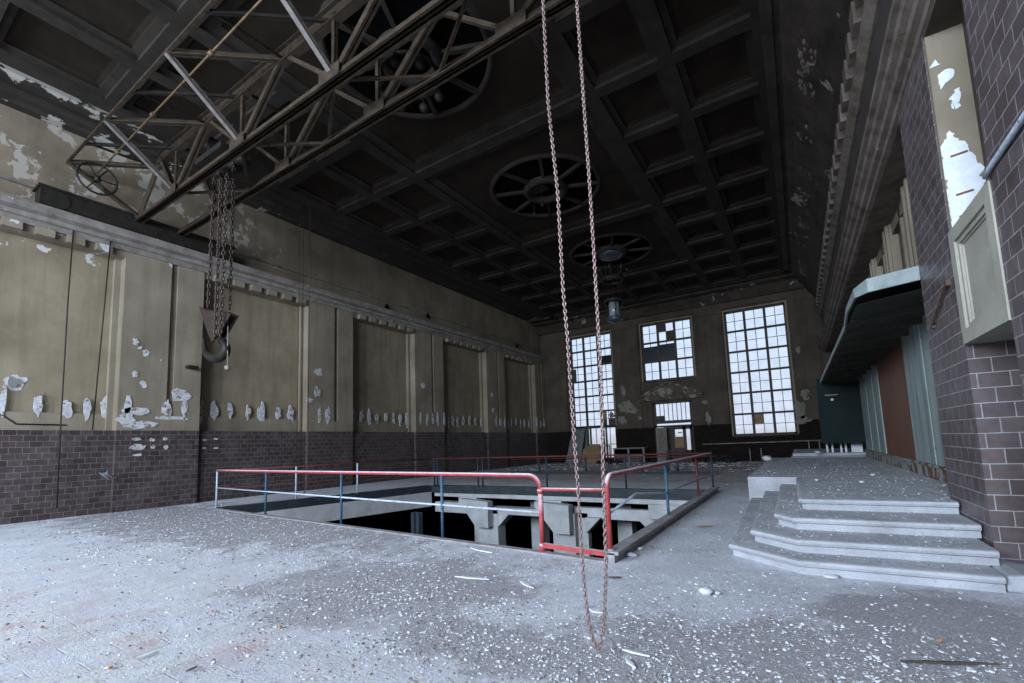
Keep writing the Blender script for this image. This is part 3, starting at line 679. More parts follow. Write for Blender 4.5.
wf = MB(); wf.box(2.0, 2.12, 5.45, 6.7, 3.6, 6.02); o = struct('window_9', wf, 'black', 'dark opening between the piers')
for z in (4.1, 4.6, 5.1): f = MB(); f.box(1.96, 2.0, 5.45, 6.7, z, z+.05); f.build('glazing_bars', 'frame', o)
f = MB(); f.box(1.93, 2.0, 6.58, 6.66, 3.64, 6.0); f.build('frame', 'frame', o)
# lintel panel with recessed frame
lp = thing('lintel_panel', (1.75, 6.08, 2.4), 'beige plaster panel with a stepped frame spanning between the two brick piers', 'panel')
f = MB(); x = 1.6
def frame(mb, y0, y1, z0, z1, w, xa, xb):
    mb.box(xa, xb, y0, y1, z1-w, z1); mb.box(xa, xb, y0, y1, z0, z0+w); mb.box(xa, xb, y0, y0+w, z0+w, z1-w); mb.box(xa, xb, y1-w, y1, z0+w, z1-w)
frame(f, 5.45, 6.71, 2.4, 3.66, .15, 1.585, 2.0); f.build('outer_frame', 'panelp', lp)
f = MB(); frame(f, 5.59, 6.57, 2.54, 3.52, .06, 1.61, 2.0); f.build('inner_frame', 'panelp', lp)
f = MB(); frame(f, 5.64, 6.52, 2.59, 3.47, .03, 1.63, 2.0); f.box(1.645, 2.0, 5.67, 6.49, 2.62, 3.44); f.build('field', 'panelp', lp)
# conduit and rusty bar
f = MB(); f.path([(1.57, 5.43, 3.68), (1.565, 5.3, 3.70), (1.565, 4.0, 3.74), (1.565, 2.0, 3.8)], .022, 8)
tag(f.build('wall_conduit', 'pale'), 'pale conduit pipe running along the near brick pier', 'pipe')
f = MB(); a = aX(946, 284, 1.57); b_ = aX(932, 326, 1.57); f.bar(a, b_, .018, .03); f.box(1.56, 1.62, a.y-.04, a.y+.04, a.z-.03, a.z+.03); f.box(1.56, 1.62, b_.y-.03, b_.y+.03, b_.z-.03, b_.z+.03)
tag(f.build('iron_bar', 'rustdark'), 'short rusty iron bar bolted to the far brick pier', 'bar')

# stage and steps
def champoly(x0, y0, cx, cy, x1, y1): return [(x1, y0), (cx, y0), (x0, cy), (x0, y1), (x1, y1)]
st = thing('stone_steps', (.3, 8.5, 0), 'four dusty stone steps with chamfered corner rising to the platform beside the brick pier', 'steps')
def stepobj(poly, z0, z1, nm):
    # body plus projecting rounded nosing
    f = MB(); f.extZ(poly, z0, z1-.07)
    n = len(poly); c = Vector((1.4, 11.0))
    def grow(e): 
        out = []
        for (x, y) in poly:
            out.append((x-(e if x < 1.3 else 0), y-(e if y < 11 else 0)))
        return out
    P0, P1, P2, P3, P4 = grow(0), grow(.035), grow(.045), grow(.035), grow(.0)
    zs = [z1-.07, z1-.062, z1-.035, z1-.008, z1]
    vs = []
    for P_, z in zip((P0, P1, P2, P3, P4), zs): vs += [(x, y, z) for x, y in P_]
    fs = [tuple(range(n))[::-1], tuple(4*n+i for i in range(n))]
    for k in range(4):
        for i in range(n): j = (i+1) % n; fs.append((k*n+i, k*n+j, (k+1)*n+j, (k+1)*n+i))
    f.add(vs, fs); f.build(nm, 'step', st)
stepobj([(1.46, 5.98), (-.1, 5.92), (-.84, 6.5), (-.98, 11.39), (1.46, 11.39)], 0, .15, 'step')
stepobj([(1.54, 6.38), (-.1, 6.28), (-.60, 6.72), (-.70, 11.39), (1.54, 11.39)], .15, .30, 'step')
stepobj([(1.58, 7.0), (-.13, 6.9), (-.34, 7.2), (-.40, 11.39), (1.58, 11.39)], .30, .45, 'step')
stepobj([(1.58, 7.75), (0.0, 7.65), (-.05, 7.72), (-.1, 11.39), (1.58, 11.39)], .45, .60, 'step')
f = MB(); f.box(-1.06, 2.24, 11.4, 20.98, 0.002, .6); f.box(1.585, 2.24, 8.25, 11.4, 0.002, .6)
tag(f.build('stone_platform', 'step', bev=.02), 'long dusty raised platform running along the green partition behind the steps', 'platform')
f = MB(); f.box(-.35, 2.24, 21.0, 27.5, 0, .62); f.box(-.3, 2.24, 21.5, 27.5, .62, .74)
tag(f.build('raised_slab', 'step', bev=.02), 'far raised slab behind the platform in front of the end wall', 'platform')
f = MB(); f.extY([(1.47, 0), (2.3, 0), (2.3, .05), (1.9, .10), (1.6, .16), (1.49, .15)], 6.0, 6.71); tag(f.build('pier_plinth', 'step', bev=.03), 'low worn stone plinth at the foot of the far brick pier', 'plinth')

# green partition with brown door
pt = thing('steel_partition', (2.1, 15, .6), 'pale green streaked sheet steel partition with a brown door along the platform', 'partition')
XP = 2.02
ysp = [8.0, 9.6, 10.9, 12.15]
f = MB(); f.box(XP, 2.2, 8.25, 12.6, .85, 3.5)
for y in (9.55, 8.75, 10.9): f.box(XP-.012, XP, y, y+.03, .85, 3.5)
f.build('green_panel', 'partition', pt)
f = MB(); f.box(XP+.02, 2.2, 12.6, 16.5, .85, 3.5); c = f.build('brown_door', 'browndoor', pt); c['label'] = 'brown painted sliding door panel'
f = MB(); f.box(XP, 2.2, 16.5, 20.9, .85, 3.5)
for y in (17.6, 19.2): f.box(XP-.008, XP, y, y+.03, .85, 3.5)
f.build('green_panel', 'partition', pt)
f = MB(); f.box(XP-.03, 2.2, 8.25, 20.95, .605, .85); f.box(XP-.06, 2.2, 8.25, 20.95, .83, .87); c = f.build('base_rail', 'rustbase', pt); c['label'] = 'rust streaked base rail'

# canopy
cp = thing('metal_canopy', (1.5, 14, 3.3), 'long grey-green metal canopy with dark ribbed underside above the partition', 'canopy')
Kp = [(2.05, 8.22), (1.02, 8.22), (.88, 8.45), (.83, 9.2), (.86, 10.2), (.84, 21.0), (2.05, 21.0)]
zz = [3.82, 3.72, 3.66, 3.56, 3.46, 3.52, 3.52]
f = MB()
out = [(x, y, z) for (x, y), z in zip(Kp[:6], zz)]; n = len(out)
dz = [.20, .20, .14, .10, .08, .12]
vs = out + [(x, y, z-d_) for (x, y, z), d_ in zip(out, dz)] + [(x+.03, y+.03, z) for x, y, z in out] + [(x+.03, y+.03, z-d_) for (x, y, z), d_ in zip(out, dz)]
fs = []
for i in range(n-1):
    j = i+1; fs += [(i, j, n+j, n+i), (2*n+i, 3*n+i, 3*n+j, 2*n+j), (i, 2*n+i, 2*n+j, j), (n+i, n+j, 3*n+j, 3*n+i)]
f.add(vs, fs); f.build('fascia', 'canopy', cp)
f = MB()
top = [(x+.02, y+.02, z-.03) for (x, y), z in zip(Kp[:6], zz)]
wl = [(2.2, y+.02, 3.76) for (x, y) in Kp[:6]]
f.add(top+wl, [(i, i+1, n+i+1, n+i) for i in range(n-1)])
f.add([(x, y, z+.02) for x, y, z in top+wl], [(i, n+i, n+i+1, i+1) for i in range(n-1)])
f.build('roof_sheet', 'canopy_in', cp)
# sloping underside folded between ribs
f = MB()
yy = 8.3; ys_ = []
while yy < 21: ys_.append(yy); yy += 1.15
for i in range(len(ys_)-1):
    a, b_ = ys_[i], min(ys_[i+1], 21.0); m_ = (a+b_)/2
    f.add([(.88, a, 3.38), (.88, b_, 3.38), (2.03, b_, 3.50), (2.03, a, 3.50), (1.5, m_, 3.58)], [(0,1,4),(1,2,4),(2,3,4),(3,0,4)])
f.build('soffit', 'canopy_in', cp)
for y in ys_[1:]:
    f = MB(); f.prism([(2.03, 3.38), (2.03, 3.6), (.9, 3.44), (.9, 3.36)], lambda a, b, y=y: (a, y-.02, b), lambda a, b, y=y: (a, y+.02, b)); f.build('rib', 'canopy_in', cp)
# mullioned windows above the canopy
wn = 4; y = 8.15
for k in range(10):
    y0, y1 = y, y+2.2; y += 2.25
    f = MB(); f.box(2.06, 2.26, y0, y0+.55, 3.7, 6.05); f.box(2.0, 2.26, y0+.06, y0+.16, 3.7, 6.05); f.box(2.0, 2.26, y0+.38, y0+.48, 3.7, 6.05)
    f.box(2.1, 2.26, y0+1.3, y0+1.42, 3.7, 6.05); f.box(2.1, 2.26, y0+.5, y1+.06, 5.8, 6.05)
    struct('trim_%d' % tn, f, 'plaster_pil', 'plaster mullion between the upper windows of the right wall'); tn += 1
    f = MB(); f.box(2.2, 2.24, y0+.55, y1, 3.7, 5.8); o = struct('window_%d' % (10+k), f, 'glass_dark', 'dark upper window of the right wall')
# hanging dark green cabinet at the end of the canopy
cb = thing('green_cabinet', (1.2, 21.3, 1.12), 'dark green steel closing box hanging at the far end of the canopy', 'cabinet')
f = MB(); f.box(.72, 2.1, 21.02, 21.8, 1.12, 3.6); f.build('body', 'cabinet', cb)
f = MB(); f.box(.95, 1.35, 20.98, 21.0, 2.92, 2.96); c = f.build('name_strip', 'doorleaf', cb)
f = MB(); f.box(1.12, 1.2, 20.98, 21.0, 2.72, 2.8); f.build('keyhole_plate', 'white', cb)
for i, x in enumerate((.85, 1.02, 1.3, 1.45, 1.65)):
    f = MB(); f.box(x, x+(.06 if i < 4 else .35), 21.9, 21.96, .62 if i else .62, 1.2)
    tag(f.build('white_post', 'white'), ['leftmost thin white post under the green cabinet', 'second thin white post from the left under the green cabinet', 'third thin white post from the left under the green cabinet', 'fourth thin white post from the left under the green cabinet', 'wide white board rightmost under the green cabinet'][i], 'post', 'white posts under the green cabinet')

# ------------------------------------------------------------------ railings
def posts(parent, pts, mat='blue', r=.025, z=1.04):
    for p in pts:
        f = MB(); f.tube((p[0], p[1], .0), (p[0], p[1], z), r, 10); f.lathe((p[0], p[1], 0), [(.05, 0), (.05, .012), (r, .014)], 12); f.build('post', mat if len(p) < 3 else p[2], parent)
def lerp(a, b, t): return (a[0]+(b[0]-a[0])*t, a[1]+(b[1]-a[1])*t)
A = (-14.3, 6.62); B = (-3.14, 5.66); Cc = (-2.13, 5.58); D = (-2.2, 13.78); E_ = (-12.25, 13.45)
rl = thing('pit_railing', (-8, 6.2, 0), 'front pit railing with dusty red handrail, blue posts and pale middle rail', 'railing')
hz = 1.05
f = MB(); d = (Vector((*B, 0))-Vector((*A, 0))).normalized()
pts = [Vector((*A, hz))]
for k in range(1, 9): pts.append(Vector((*lerp(A, B, k/9), hz)))
pts.append(Vector((*B, hz))-d*.18)
for k in range(1, 6): an = k/5*PI/2; pts.append(Vector((*B, hz-.18))-d*.18+d*.18*math.sin(an)+Vector((0, 0, .18*math.cos(an))))
pts.append(Vector((*B, .5))); f.path(pts, .032, 12); f.build('handrail', 'red', rl)
f = MB(); f.tube((*B, .03), (*B, .86), .034, 12); f.lathe((*B, 0), [(.05, .0), (.05, .1), (.034, .12)], 12); f.lathe((*B, 0), [(.045, .80), (.048, .83), (.045, .86)], 12); f.build('gate_post', 'red', rl)
ps = [aZ(268, 514), aZ(340, 525), aZ(445, 538)]
pp = []
for q in ps:
    t_ = (q.x-A[0])/(B[0]-A[0]); pp.append(lerp(A, B, t_))
posts(rl, pp, 'blue'); posts(rl, [A], 'pale')
f = MB(); f.tube((*A, .56), (*B, .54), .018, 8); f.build('middle_rail', 'pale', rl)
gt = thing('pit_gate', (-2.6, 5.6, 0), 'low red tubular gate bars closing the gap between the two red posts', 'gate')
f = MB(); f.tube((B[0], B[1], .86), (Cc[0], Cc[1], .88), .026, 10); f.build('top_bar', 'red', gt)
f = MB(); f.bar((B[0], B[1]-.01, .10), (Cc[0], Cc[1]-.01, .09), .05, .06); f.build('bottom_bar', 'red', gt)
rl = thing('pit_railing', (-2.12, 9.8, 0), 'right pit railing with red handrail running away from the gate along the kerb', 'railing')
f = MB(); pts = [Vector((*Cc, .14)), Vector((*Cc, .90))]
for k in range(1, 6): an = k/5*PI/2; pts.append(Vector((Cc[0], Cc[1]+.16*(1-math.cos(an)), .90+.16*math.sin(an))))
pts += [Vector((-2.12, y, 1.06)) for y in (7, 8.5, 10, 11.5, 13, 13.7)]
f.path(pts, .034, 12); f.build('handrail', 'red', rl)
f = MB(); f.tube((*Cc, 0.0), (*Cc, .16), .05, 10); f.build('post_foot', 'kerb', rl)
posts(rl, [(-2.12, 8.55), (-2.12, 11.45, 'redd'), (-2.12, 13.6, 'teal')], 'blue')
f = MB(); f.path([(-2.13, 5.6, .58), (-2.12, 6.73, .71), (-2.12, 8.33, .55), (-2.12, 13.9, .47)], .017, 8); f.build('middle_rail', 'pale', rl)
rl = thing('pit_railing', (-7.2, 13.7, 0), 'far pit railing with thin dull red handrail and dark blue posts', 'railing')
f = MB(); f.tube((*E_, 1.05), (*D, 1.06), .024, 8); f.build('handrail', 'redd', rl)
xx = [(-12.15, 13.46), (-12.0, 13.47), (-10.1, 13.55), (-9.9, 13.56), (-7.3, 13.64), (-4.62, 13.75)]
posts(rl, xx, 'teal', .03)
f = MB(); f.tube((*E_, .52), (*D, .53), .012, 6); f.build('middle_rail', 'teal', rl)
rl = thing('pit_railing', (-13.2, 10, 0), 'left pit railing with thin dull red handrail in front of the brick dado', 'railing')
f = MB(); f.tube((*A, 1.05), (E_[0]-.05, E_[1], 1.05), .02, 8); f.build('handrail', 'redd', rl)
posts(rl, [lerp(A, E_, .3), lerp(A, E_, .58)], 'pale'); 
f = MB(); f.tube((*A, .54), (E_[0]-.05, E_[1], .52), .012, 6); f.build('middle_rail', 'redd', rl)
rl = thing('second_railing', (-7.5, 20, 0), 'farthest low railing with blue posts beyond the pit', 'railing')
f = MB(); f.tube((-12.8, 20, .74), (-2.9, 20, .74), .022, 8); f.build('handrail', 'redd', rl)
posts(rl, [(-11.1, 20), (-8.6, 20), (-5.95, 20), (-4.85, 20), (-4.45, 20), (-3.7, 20)], 'teal', .05, .74)
f = MB(); f.box(-12.8, -2.9, 19.95, 20.05, .02, .12); f.build('bottom_bar', 'channel', rl)

# ------------------------------------------------------------------ crane bridge
Ya, Yb, Yd = 6.06, 5.0, 3.5
ZB, ZT, ZD = 8.48, 9.85, 9.64
XE, XS = 1.15, -15.9
cr = thing('crane_bridge', (-7.4, 5.0, 8.1), 'rusty lattice crane bridge spanning the hall under the ceiling', 'crane')
def chord(y, z, nm, x0=XS, x1=XE, w=.12, h=.16, mat='steel', dbl=True):
    f = MB()
    if dbl:
        for s_ in (-1, 1):
            f.box(x0, x1, y+s_*.045-.012, y+s_*.045+.012, z-h/2, z+h/2); f.box(x0, x1, min(y+s_*.033, y+s_*.11), max(y+s_*.033, y+s_*.11), z-h/2, z-h/2+.02)
    else: f.box(x0, x1, y-w/2, y+w/2, z-h/2, z+h/2)
    return f.build(nm, mat, cr)
chord(Yb, ZB, 'lower_chord'); chord(Ya, ZB, 'lower_chord')
f = MB(); h = .3        # I-beam rail girder
for (y, z0) in ((Yb, ZT),):
    f.box(XS+1.3, XE, y-.012, y+.012, z0-h/2, z0+h/2); f.box(XS+1.3, XE, y-.09, y+.09, z0-h/2-.02, z0-h/2); f.box(XS+1.3, XE, y-.09, y+.09, z0+h/2, z0+h/2+.02)
    f.bar((XS+1.35, y, z0), (XS+.05, y, ZB+.1), .05, .26)
f.build('rail_girder', 'steel', cr)
f = MB()
for k, x in enumerate((-9.55, -9.35, -9.2, -8.75, -8.55, -8.4)):
    f.bar((x, Yb-.0125, ZT-.10+.02*(k % 2)), (x+.06*(k % 3), Yb-.0125, ZT+.07), .03, .012)
f.build('red_paint_mark', 'redd', cr)
chord(Ya, ZT, 'upper_chord', XS+1.3)
f = MB(); f.box(XS-.45, XE, Yd-.03, Yd+.03, ZD-.025, ZD+.025); f.build('outer_chord', 'steel', cr)
mains = [-13.5, -10.15, -6.85, -3.5, -.2]; mids = [-15.1, -11.8, -8.5, -5.2, -1.85]
def ang(p, q, w, mat='steel', nm='brace', par=None):
    f = MB(); p = Vector(p); q = Vector(q)
    d = (q-p).normalized(); sd = Vector((0, 1, 0)) if abs(d.y) < .9 else Vector((1, 0, 0))
    sd = (sd-d*sd.dot(d)).normalized()
    f.bar(p+sd*w*.3, q+sd*w*.3, w*.35, w*.9, d.cross(sd)); f.bar(p-sd*w*.3, q-sd*w*.3, w*.35, w*.9, d.cross(sd))
    return f.build(nm, mat, cr)
for y in (Yb, Ya):
    for x in mains: ang((x, y, ZB), (x, y, ZT), .09, nm='vertical_post')
    for x in mids:
        if x < -15: ang((XS+1.4, y, ZT), (-13.5, y, ZB), .13, nm='diagonal_brace'); continue
        ang((x, y, ZT), (x-1.65, y, ZB), .14, nm='diagonal_brace'); ang((x, y, ZT), (x+1.65, y, ZB), .09, nm='diagonal_brace')
for x in mains+[-16.3]: ang((x, Yd, ZD), (x if x > -16 else -15.85, Yb, ZB+.05), .11, 'steel_bright' if x > -16 else 'steel', 'walkway_bracket')
for x in [-16.3]+mains[:4]:      # zigzag between the outer chord and the rail girder
    n_ = -13.5 if x < -16 else x+3.3; md = (x+n_)/2
    ang((x, Yd, ZD), (md, Yb, ZT-.1), .11, nm='walkway_tie'); ang((md-.1, Yd, ZD), (n_ if n_ < -13 else n_-.1, Yb, ZT-.1), .07, 'steel_dark', nm='walkway_tie'); 
    ang((md, Yd, ZD), (md, Yb, ZT-.1), .05, 'steel_dark', nm='walkway_tie')
for i, x in enumerate(mains[:4]):
    ang((x, Yb, ZB), (x+1.65, Ya, ZB), .06, nm='lateral_brace'); ang((x+1.65, Ya, ZB), (x+3.3, Yb, ZB), .06, nm='lateral_brace'); ang((x, Yb, ZT), (x, Ya, ZT), .06, nm='lateral_brace')
for x in mains:
    for y in (Yb, Ya):
        f = MB(); f.box(x-.3, x+.3, y-.13, y-.115, ZB-.1, ZB+.16); f.build('gusset_plate', 'steel', cr)
# end carriage on the left cornice
f = MB(); f.box(-16.42, -15.92, 2.95, 7.6, 8.10, 8.58); f.box(-16.45, -15.86, 2.9, 7.7, 8.54, 8.60); c = f.build('end_carriage', 'steel_dark', cr)
for y in (3.3, 7.1):
    f = MB(); f.prism([(.22*math.cos(2*PI*k/20), .22*math.sin(2*PI*k/20)) for k in range(20)], lambda a, b: (-16.2, y+a, 8.30+b), lambda a, b: (-15.9, y+a, 8.30+b)); f.build('wheel', 'steel_dark', cr)
# line shaft with handwheel
f = MB(); f.tube((-15.6, 3.95, 9.3), (XE, 3.75, 9.5), .020, 8)
for x in (-14.2, -12.0, -9.2, -6.2): f.tube((x, 3.95+(x+15.6)*-.012, 9.3+(x+15.6)*.012), (x+.12, 3.95+(x+15.6)*-.012, 9.3+(x+15.6)*.012), .05, 8)
f.build('line_shaft', 'gold', cr)
hw = MB(); c0 = Vector((-15.6, 3.95, 9.12))
hw.path([c0+Vector((0, .42*math.cos(2*PI*k/24), .42*math.sin(2*PI*k/24))) for k in range(24)], .03, 8, True)
for k in range(6): a = k*PI/3; hw.tube(c0, c0+Vector((0, .4*math.cos(a), .4*math.sin(a))), .02, 6)
hw.lathe(c0, [(.001, -.07), (.07, -.07), (.07, .07), (.001, .07)], 12); hw.build('handwheel', 'steel_dark', cr)
# hoist machinery between girders
f = MB(); f.box(-12.5, -11.1, 5.25, 5.85, 9.0, 9.25); f.box(-12.3, -12.2, 5.2, 5.9, 9.2, 9.7)
for x in (-12.3, -11.7, -11.3): f.lathe((x, 5.55, 8.95), [(.05, -.18), (.16, -.16), (.17, .1), (.05, .14)], 14)
f.box(-12.45, -11.15, Yb, Ya, 8.88, 9.02)
f.build('hoist_trolley', 'steel_dark', cr)
# chains -------------------------------------------------------------
def link(mb, c, d, side, L, Wd, r, n=5, m_=12):
    d = d.normalized(); side = (side-d*side.dot(d)).normalized(); pts = []
    a = L/2-Wd/2
    for k in range(m_):
        t_ = 2*PI*k/m_; s_ = math.sin(t_); c_ = math.cos(t_)
        pts.append(c+side*(Wd/2-r)*c_ + d*((a if s_ > 1e-6 else -a if s_ < -1e-6 else 0)+(Wd/2-r)*s_))
    mb.path(pts, r, n, True)
def chainpath(mb, pts, pitch, L, Wd, r, side=Vector((1, 0, 0)), m_=12, n=5, skew=.4):
    pts = [Vector(p) for p in pts]; seg = []; tot = 0
    for a, b in zip(pts, pts[1:]): l = (b-a).length; seg.append((a, b, l)); tot += l
    N = int(tot/pitch)
    for i in range(N):
        s_ = (i+.5)*pitch
        for a, b, l in seg:
            if s_ <= l: break
            s_ -= l
        c = a+(b-a)*min(s_/l, 1); d = b-a
        s1 = side if i % 2 else d.normalized().cross(side)
        s1 = s1+(d.normalized().cross(s1))*skew
        link(mb, c, d, s1, L, Wd, r, n, m_)
f = MB(); Yc = 3.1
xl = [(543, 0), (548, 100), (558, 195), (563, 288), (567.6, 338), (570, 376), (574.5, 440), (578.7, 497), (582.5, 564), (585.4, 597), (589.8, 626), (593.5, 641), (597.5, 649)]
left = [aY(x, y, Yc) for x, y in xl]; right = [aY(x, y, Yc) for x, y in [(597.5, 649), (601, 643), (603, 630), (604.5, 611), (605.9, 560), (603.6, 488), (601, 376), (595.2, 273), (590.3, 193), (583.5, 97), (576.8, 0)]]
top0 = Vector((-1.56, Yc+.3, 9.9)); top1 = Vector((-1.02, Yc+.3, 9.9))
top0 = left[0]+Vector((-.08, .25, 4.7)); top1 = right[-1]+Vector((.12, .25, 4.8))
chainpath(f, [top0]+left+right[1:]+[top1], .0285, .044, .033, .0056, Vector((1, .5, 0)))
tag(f.build('hand_chain', 'chain', fixn=False), 'long rusty hand chain hanging in a loop down to the floor in the foreground', 'chain')
f = MB(); f.box(-1.9, -.8, 3.2, 3.75, ZT+.03, ZT+.18); f.lathe((-1.35, 3.38, 9.86), [(.05, -.1), (.2, -.08), (.2, .06), (.05, .08)], 16)
f.build('chain_wheel', 'steel_dark', cr)

# hook block
Yh = 5.5
hk = aY(215, 350, Yh)
hb = thing('hook_block', (hk.x, Yh, hk.z), 'heavy crane hook block hanging on four chains under the crane bridge', 'hook block')
pl = [aY(202, 308, Yh), aY(235, 316, Yh), aY(222, 334, Yh), aY(214, 341, Yh)]
pc = [aY(x, y, Yh) for x, y in ((203, 307), (212, 312), (226, 311), (235, 315), (223, 335), (216, 343), (212, 334))]
f = MB(); f.prism([(p.x, p.z) for p in pc], lambda a, b: (a, Yh-.10, b), lambda a, b: (a, Yh-.07, b)); f.prism([(p.x, p.z) for p in pc], lambda a, b: (a, Yh+.07, b), lambda a, b: (a, Yh+.10, b)); f.build('side_plates', 'chain_dark', hb)
f = MB()
hp = [(218, 330, .05), (219.5, 337, .06), (224, 342, .08), (226, 348, .10), (224, 354, .115), (218, 358, .12), (211, 357, .11), (206, 353, .085), (204.5, 347, .065), (204, 342, .045), (203.5, 338, .018)]
pts = [aY(x, y, Yh) for x, y, _ in hp]; rr = [q[2] for q in hp]
sp_ = []; sr_ = []
for a_ in range(len(pts)-1):
    P0 = pts[max(a_-1, 0)]; P1 = pts[a_]; P2 = pts[a_+1]; P3 = pts[min(a_+2, len(pts)-1)]
    for k in range(4):
        t_ = k/4; sp_.append(.5*((2*P1)+(P2-P0)*t_+(2*P0-5*P1+4*P2-P3)*t_*t_+(3*P1-P0-3*P2+P3)*t_**3)); sr_.append(rr[a_]+(rr[a_+1]-rr[a_])*t_)
pts = sp_+[pts[-1]]; rr = sr_+[rr[-1]]
f.path(pts, rr, 12); f.build('hook', 'steel_dark', hb)
def strand(a, b, sd, sz=1.0, yo=0):
    f = MB(); p = aY(*a, Yh+yo); q = aY(*b, Yh+yo); q = q + Vector((0, 0, 0))
    t_ = (8.95-p.z)/(q.z-p.z); q = p+(q-p)*t_
    chainpath(f, [p, q], .108*sz, .155*sz, .105*sz, .018*sz, sd, 12, 6, .5); f.build('chain_strand', 'chain_dark', hb)
strand((208, 308), (214, 185), Vector((1, .3, 0))); strand((215, 338), (221, 180), Vector((1, .2, 0)), yo=-.2); strand((220, 338), (227, 180), Vector((.8, .6, 0)), yo=-.2); strand((229.5, 309), (233.5, 185), Vector((.9, .4, 0)))
f = MB(); p = aY(228, 320, Yh); q = aY(227.5, 366, Yh); f.tube(p, q, .012, 6); f.lathe(q, [(.001, -.09), (.06, -.08), (.06, 0), (.001, .02)], 10)
f.build('trip_cord', 'doorleaf', hb)

# loose vertical cables
def cable(pts, lb, r=.018, mat='steel', g='hanging cables by the left wall'):
    f = MB(); f.path(pts, r, 6); tag(f.build('hanging_cable', mat), lb, 'cable', g)
cable([aX(74.5, 216, -16.25), aX(68, 300, -16.3), aX(61, 420, -16.3), aX(57, 508, -16.3)], 'leftmost dark cable hanging down the left wall to the floor', .016, 'steel_dark')
cable([aX(111.5, 230, -16.25), aX(105, 300, -16.3), aX(92.5, 430, -16.28)], 'dark cable on the left wall ending at the brick dado beside the first pilaster', .016, 'steel_dark')
def vert(x, y, X, z0, z1): p = aX(x, y, X); return [(X, p.y, z0), (X, p.y, (z0+z1)/2), (X, p.y, z1)]
cable(vert(297, 440, -14.6, .35, 10.5), 'thin left cable of the three hanging by the left pit railing', .012)
cable(vert(301, 440, -14.6, .3, 10.5), 'middle cable of the three hanging by the left pit railing', .014)
p = aX(307.5, 440, -14.6)
cable([(-14.6, p.y, 10.5), (-14.6, p.y, 5), (-14.6, p.y, .3), (-14.6, p.y-.08, -.0+.1), (-14.6, p.y-.3, .04)], 'thick right cable of the three hanging by the left pit railing', .02, 'rustdark')

# ------------------------------------------------------------------ wall scars
def patch(mb, plane, u, z, w, h, seed, off=.012, n=17):
    pts = []
    for k in range(n):
        a = 2*PI*k/n; q = 1+.65*noise.noise(Vector((math.cos(a)*1.5+seed*2.3, math.sin(a)*1.5, seed*.7)))+.22*noise.noise(Vector((math.cos(a)*6+seed, math.sin(a)*6, 9)))
        pts.append((u+w/2*math.cos(a)*q, z+h/2*math.sin(a)*q))
    x = plane
    mb.prism(pts, lambda a, b: (x-.02, a, b), lambda a, b: (x+off+(seed % 7)*.0021, a, b))
f = MB(); i = 0
y = .2
while y < 30.8:
    i += 1
    inp = any(a <= y <= b for a, b in pils)
    X = XL if inp else XB+.09
    if (not inp) or random.random() < .6: patch(f, X+(.0 if not inp else 0), y, 2.98+random.uniform(-.05, .05), .12+.11*random.random(), .45+.3*random.random(), i)
    y += .38+.28*random.random()
tag(f.build('chisel_scars', 'scar'), 'row of white chiselled scars in the plaster just above the left dado', 'plaster scars', kind='stuff')
f = MB()
for (px, py, w, h) in ((136, 342, .16, .2), (146, 353, .18, .2), (135, 374, .14, .2), (144, 384, .16, .2), (180, 396, .5, .35), (136, 411, .62, .28), (140, 425, .8, .22), (125, 418, .4, .3), (172, 418, .9, .12), (140, 348, .1, .1), (161, 360, .05, .06), (319, 372, .35, .3), (317, 392, .3, .35), (423, 386, .3, .35), (492, 395, .3, .3), (493, 410, .3, .3), (165, 410, .2, .3), (310, 400, .3, .2)):
    i += 1; p = aX(px, py, XL); patch(f, XL, p.y, p.z, w, h, i)
for (px, py, w, h) in ((137, 439, .25, .09), (137, 447, .36, .14), (137, 455, .3, .07), (152, 440, .12, .1), (153, 447, .12, .13), (165, 439, .12, .1), (166, 447, .1, .12)):
    i += 1; p = aX(px, py, XL); patch(f, XL, p.y, p.z, w, h, i, .02)
for (px, py, w, h) in ((204, 440, .14, .06), (216, 439, .14, .06), (204, 448, .14, .06), (216, 448, .14, .06)):
    i += 1; p = aX(px, py, XL-.14); patch(f, XL-.14, p.y, p.z, w, h, i, .012)
tag(f.build('pilaster_scars', 'scar'), 'white scars and knocked holes on the left wall pilasters and bricks', 'plaster scars', kind='stuff')
f = MB(); p = aX(15.5, 382, XB); patch(f, XB, p.y, p.z, .42, .36, 77, .008); tag(f.build('halo_patch', 'scar'), 'white ring around the round repair patch on the left wall', 'plaster patch')
f = MB(); patch(f, XB, p.y, p.z, .30, .25, 78, .016); tag(f.build('repair_patch', 'scar_grey'), 'round grey cement repair patch at the far left of the wall', 'plaster patch')
f = MB(); a = aX(0, 414, XB+.1); b_ = aX(16, 424, XB+.1); c_ = aX(66, 425, XB+.1); f.path([a, b_, c_], .02, 6)
tag(f.build('wall_cable', 'steel_dark'), 'bent dark cable lying on the plaster band above the left dado', 'cable')
for k, (px, py, lb) in enumerate(((387, 307, 'dark hole in the attic plaster above the second bay'), (428, 316, 'dark hole above the third pilaster in the attic plaster'), (517, 346, 'farthest dark hole in the attic plaster near the end wall'))):
    f = MB(); p = aX(px, py, XL-.2); blob(f, p, .16, k, (.4, 1, 1.2)); tag(f.build('beam_pocket', 'black'), lb, 'hole', 'holes above the left cornice')
f = MB(); p = aX(190.5, 367.5, XL+.02); f.box(XL-.02, XL+.25, p.y-.14, p.y+.14, p.z-.05, p.z+.04); tag(f.build('iron_bracket', 'steel_dark'), 'short dark iron bracket sticking out of the first pilaster', 'bracket')
f = MB(); p = aX(112, 474, XL); 
for k in range(6): f.path([(XL+.03+.02*k, p.y-.1, p.z+.1-.05*k), (XL+.08, p.y-.15-.03*k, p.z+.05), (XL+.03, p.y+.02*k, p.z-.12)], .01, 5)
tag(f.build('wire_tangle', 'pale'), 'tangle of wires on the corner of the first pilaster', 'wires')
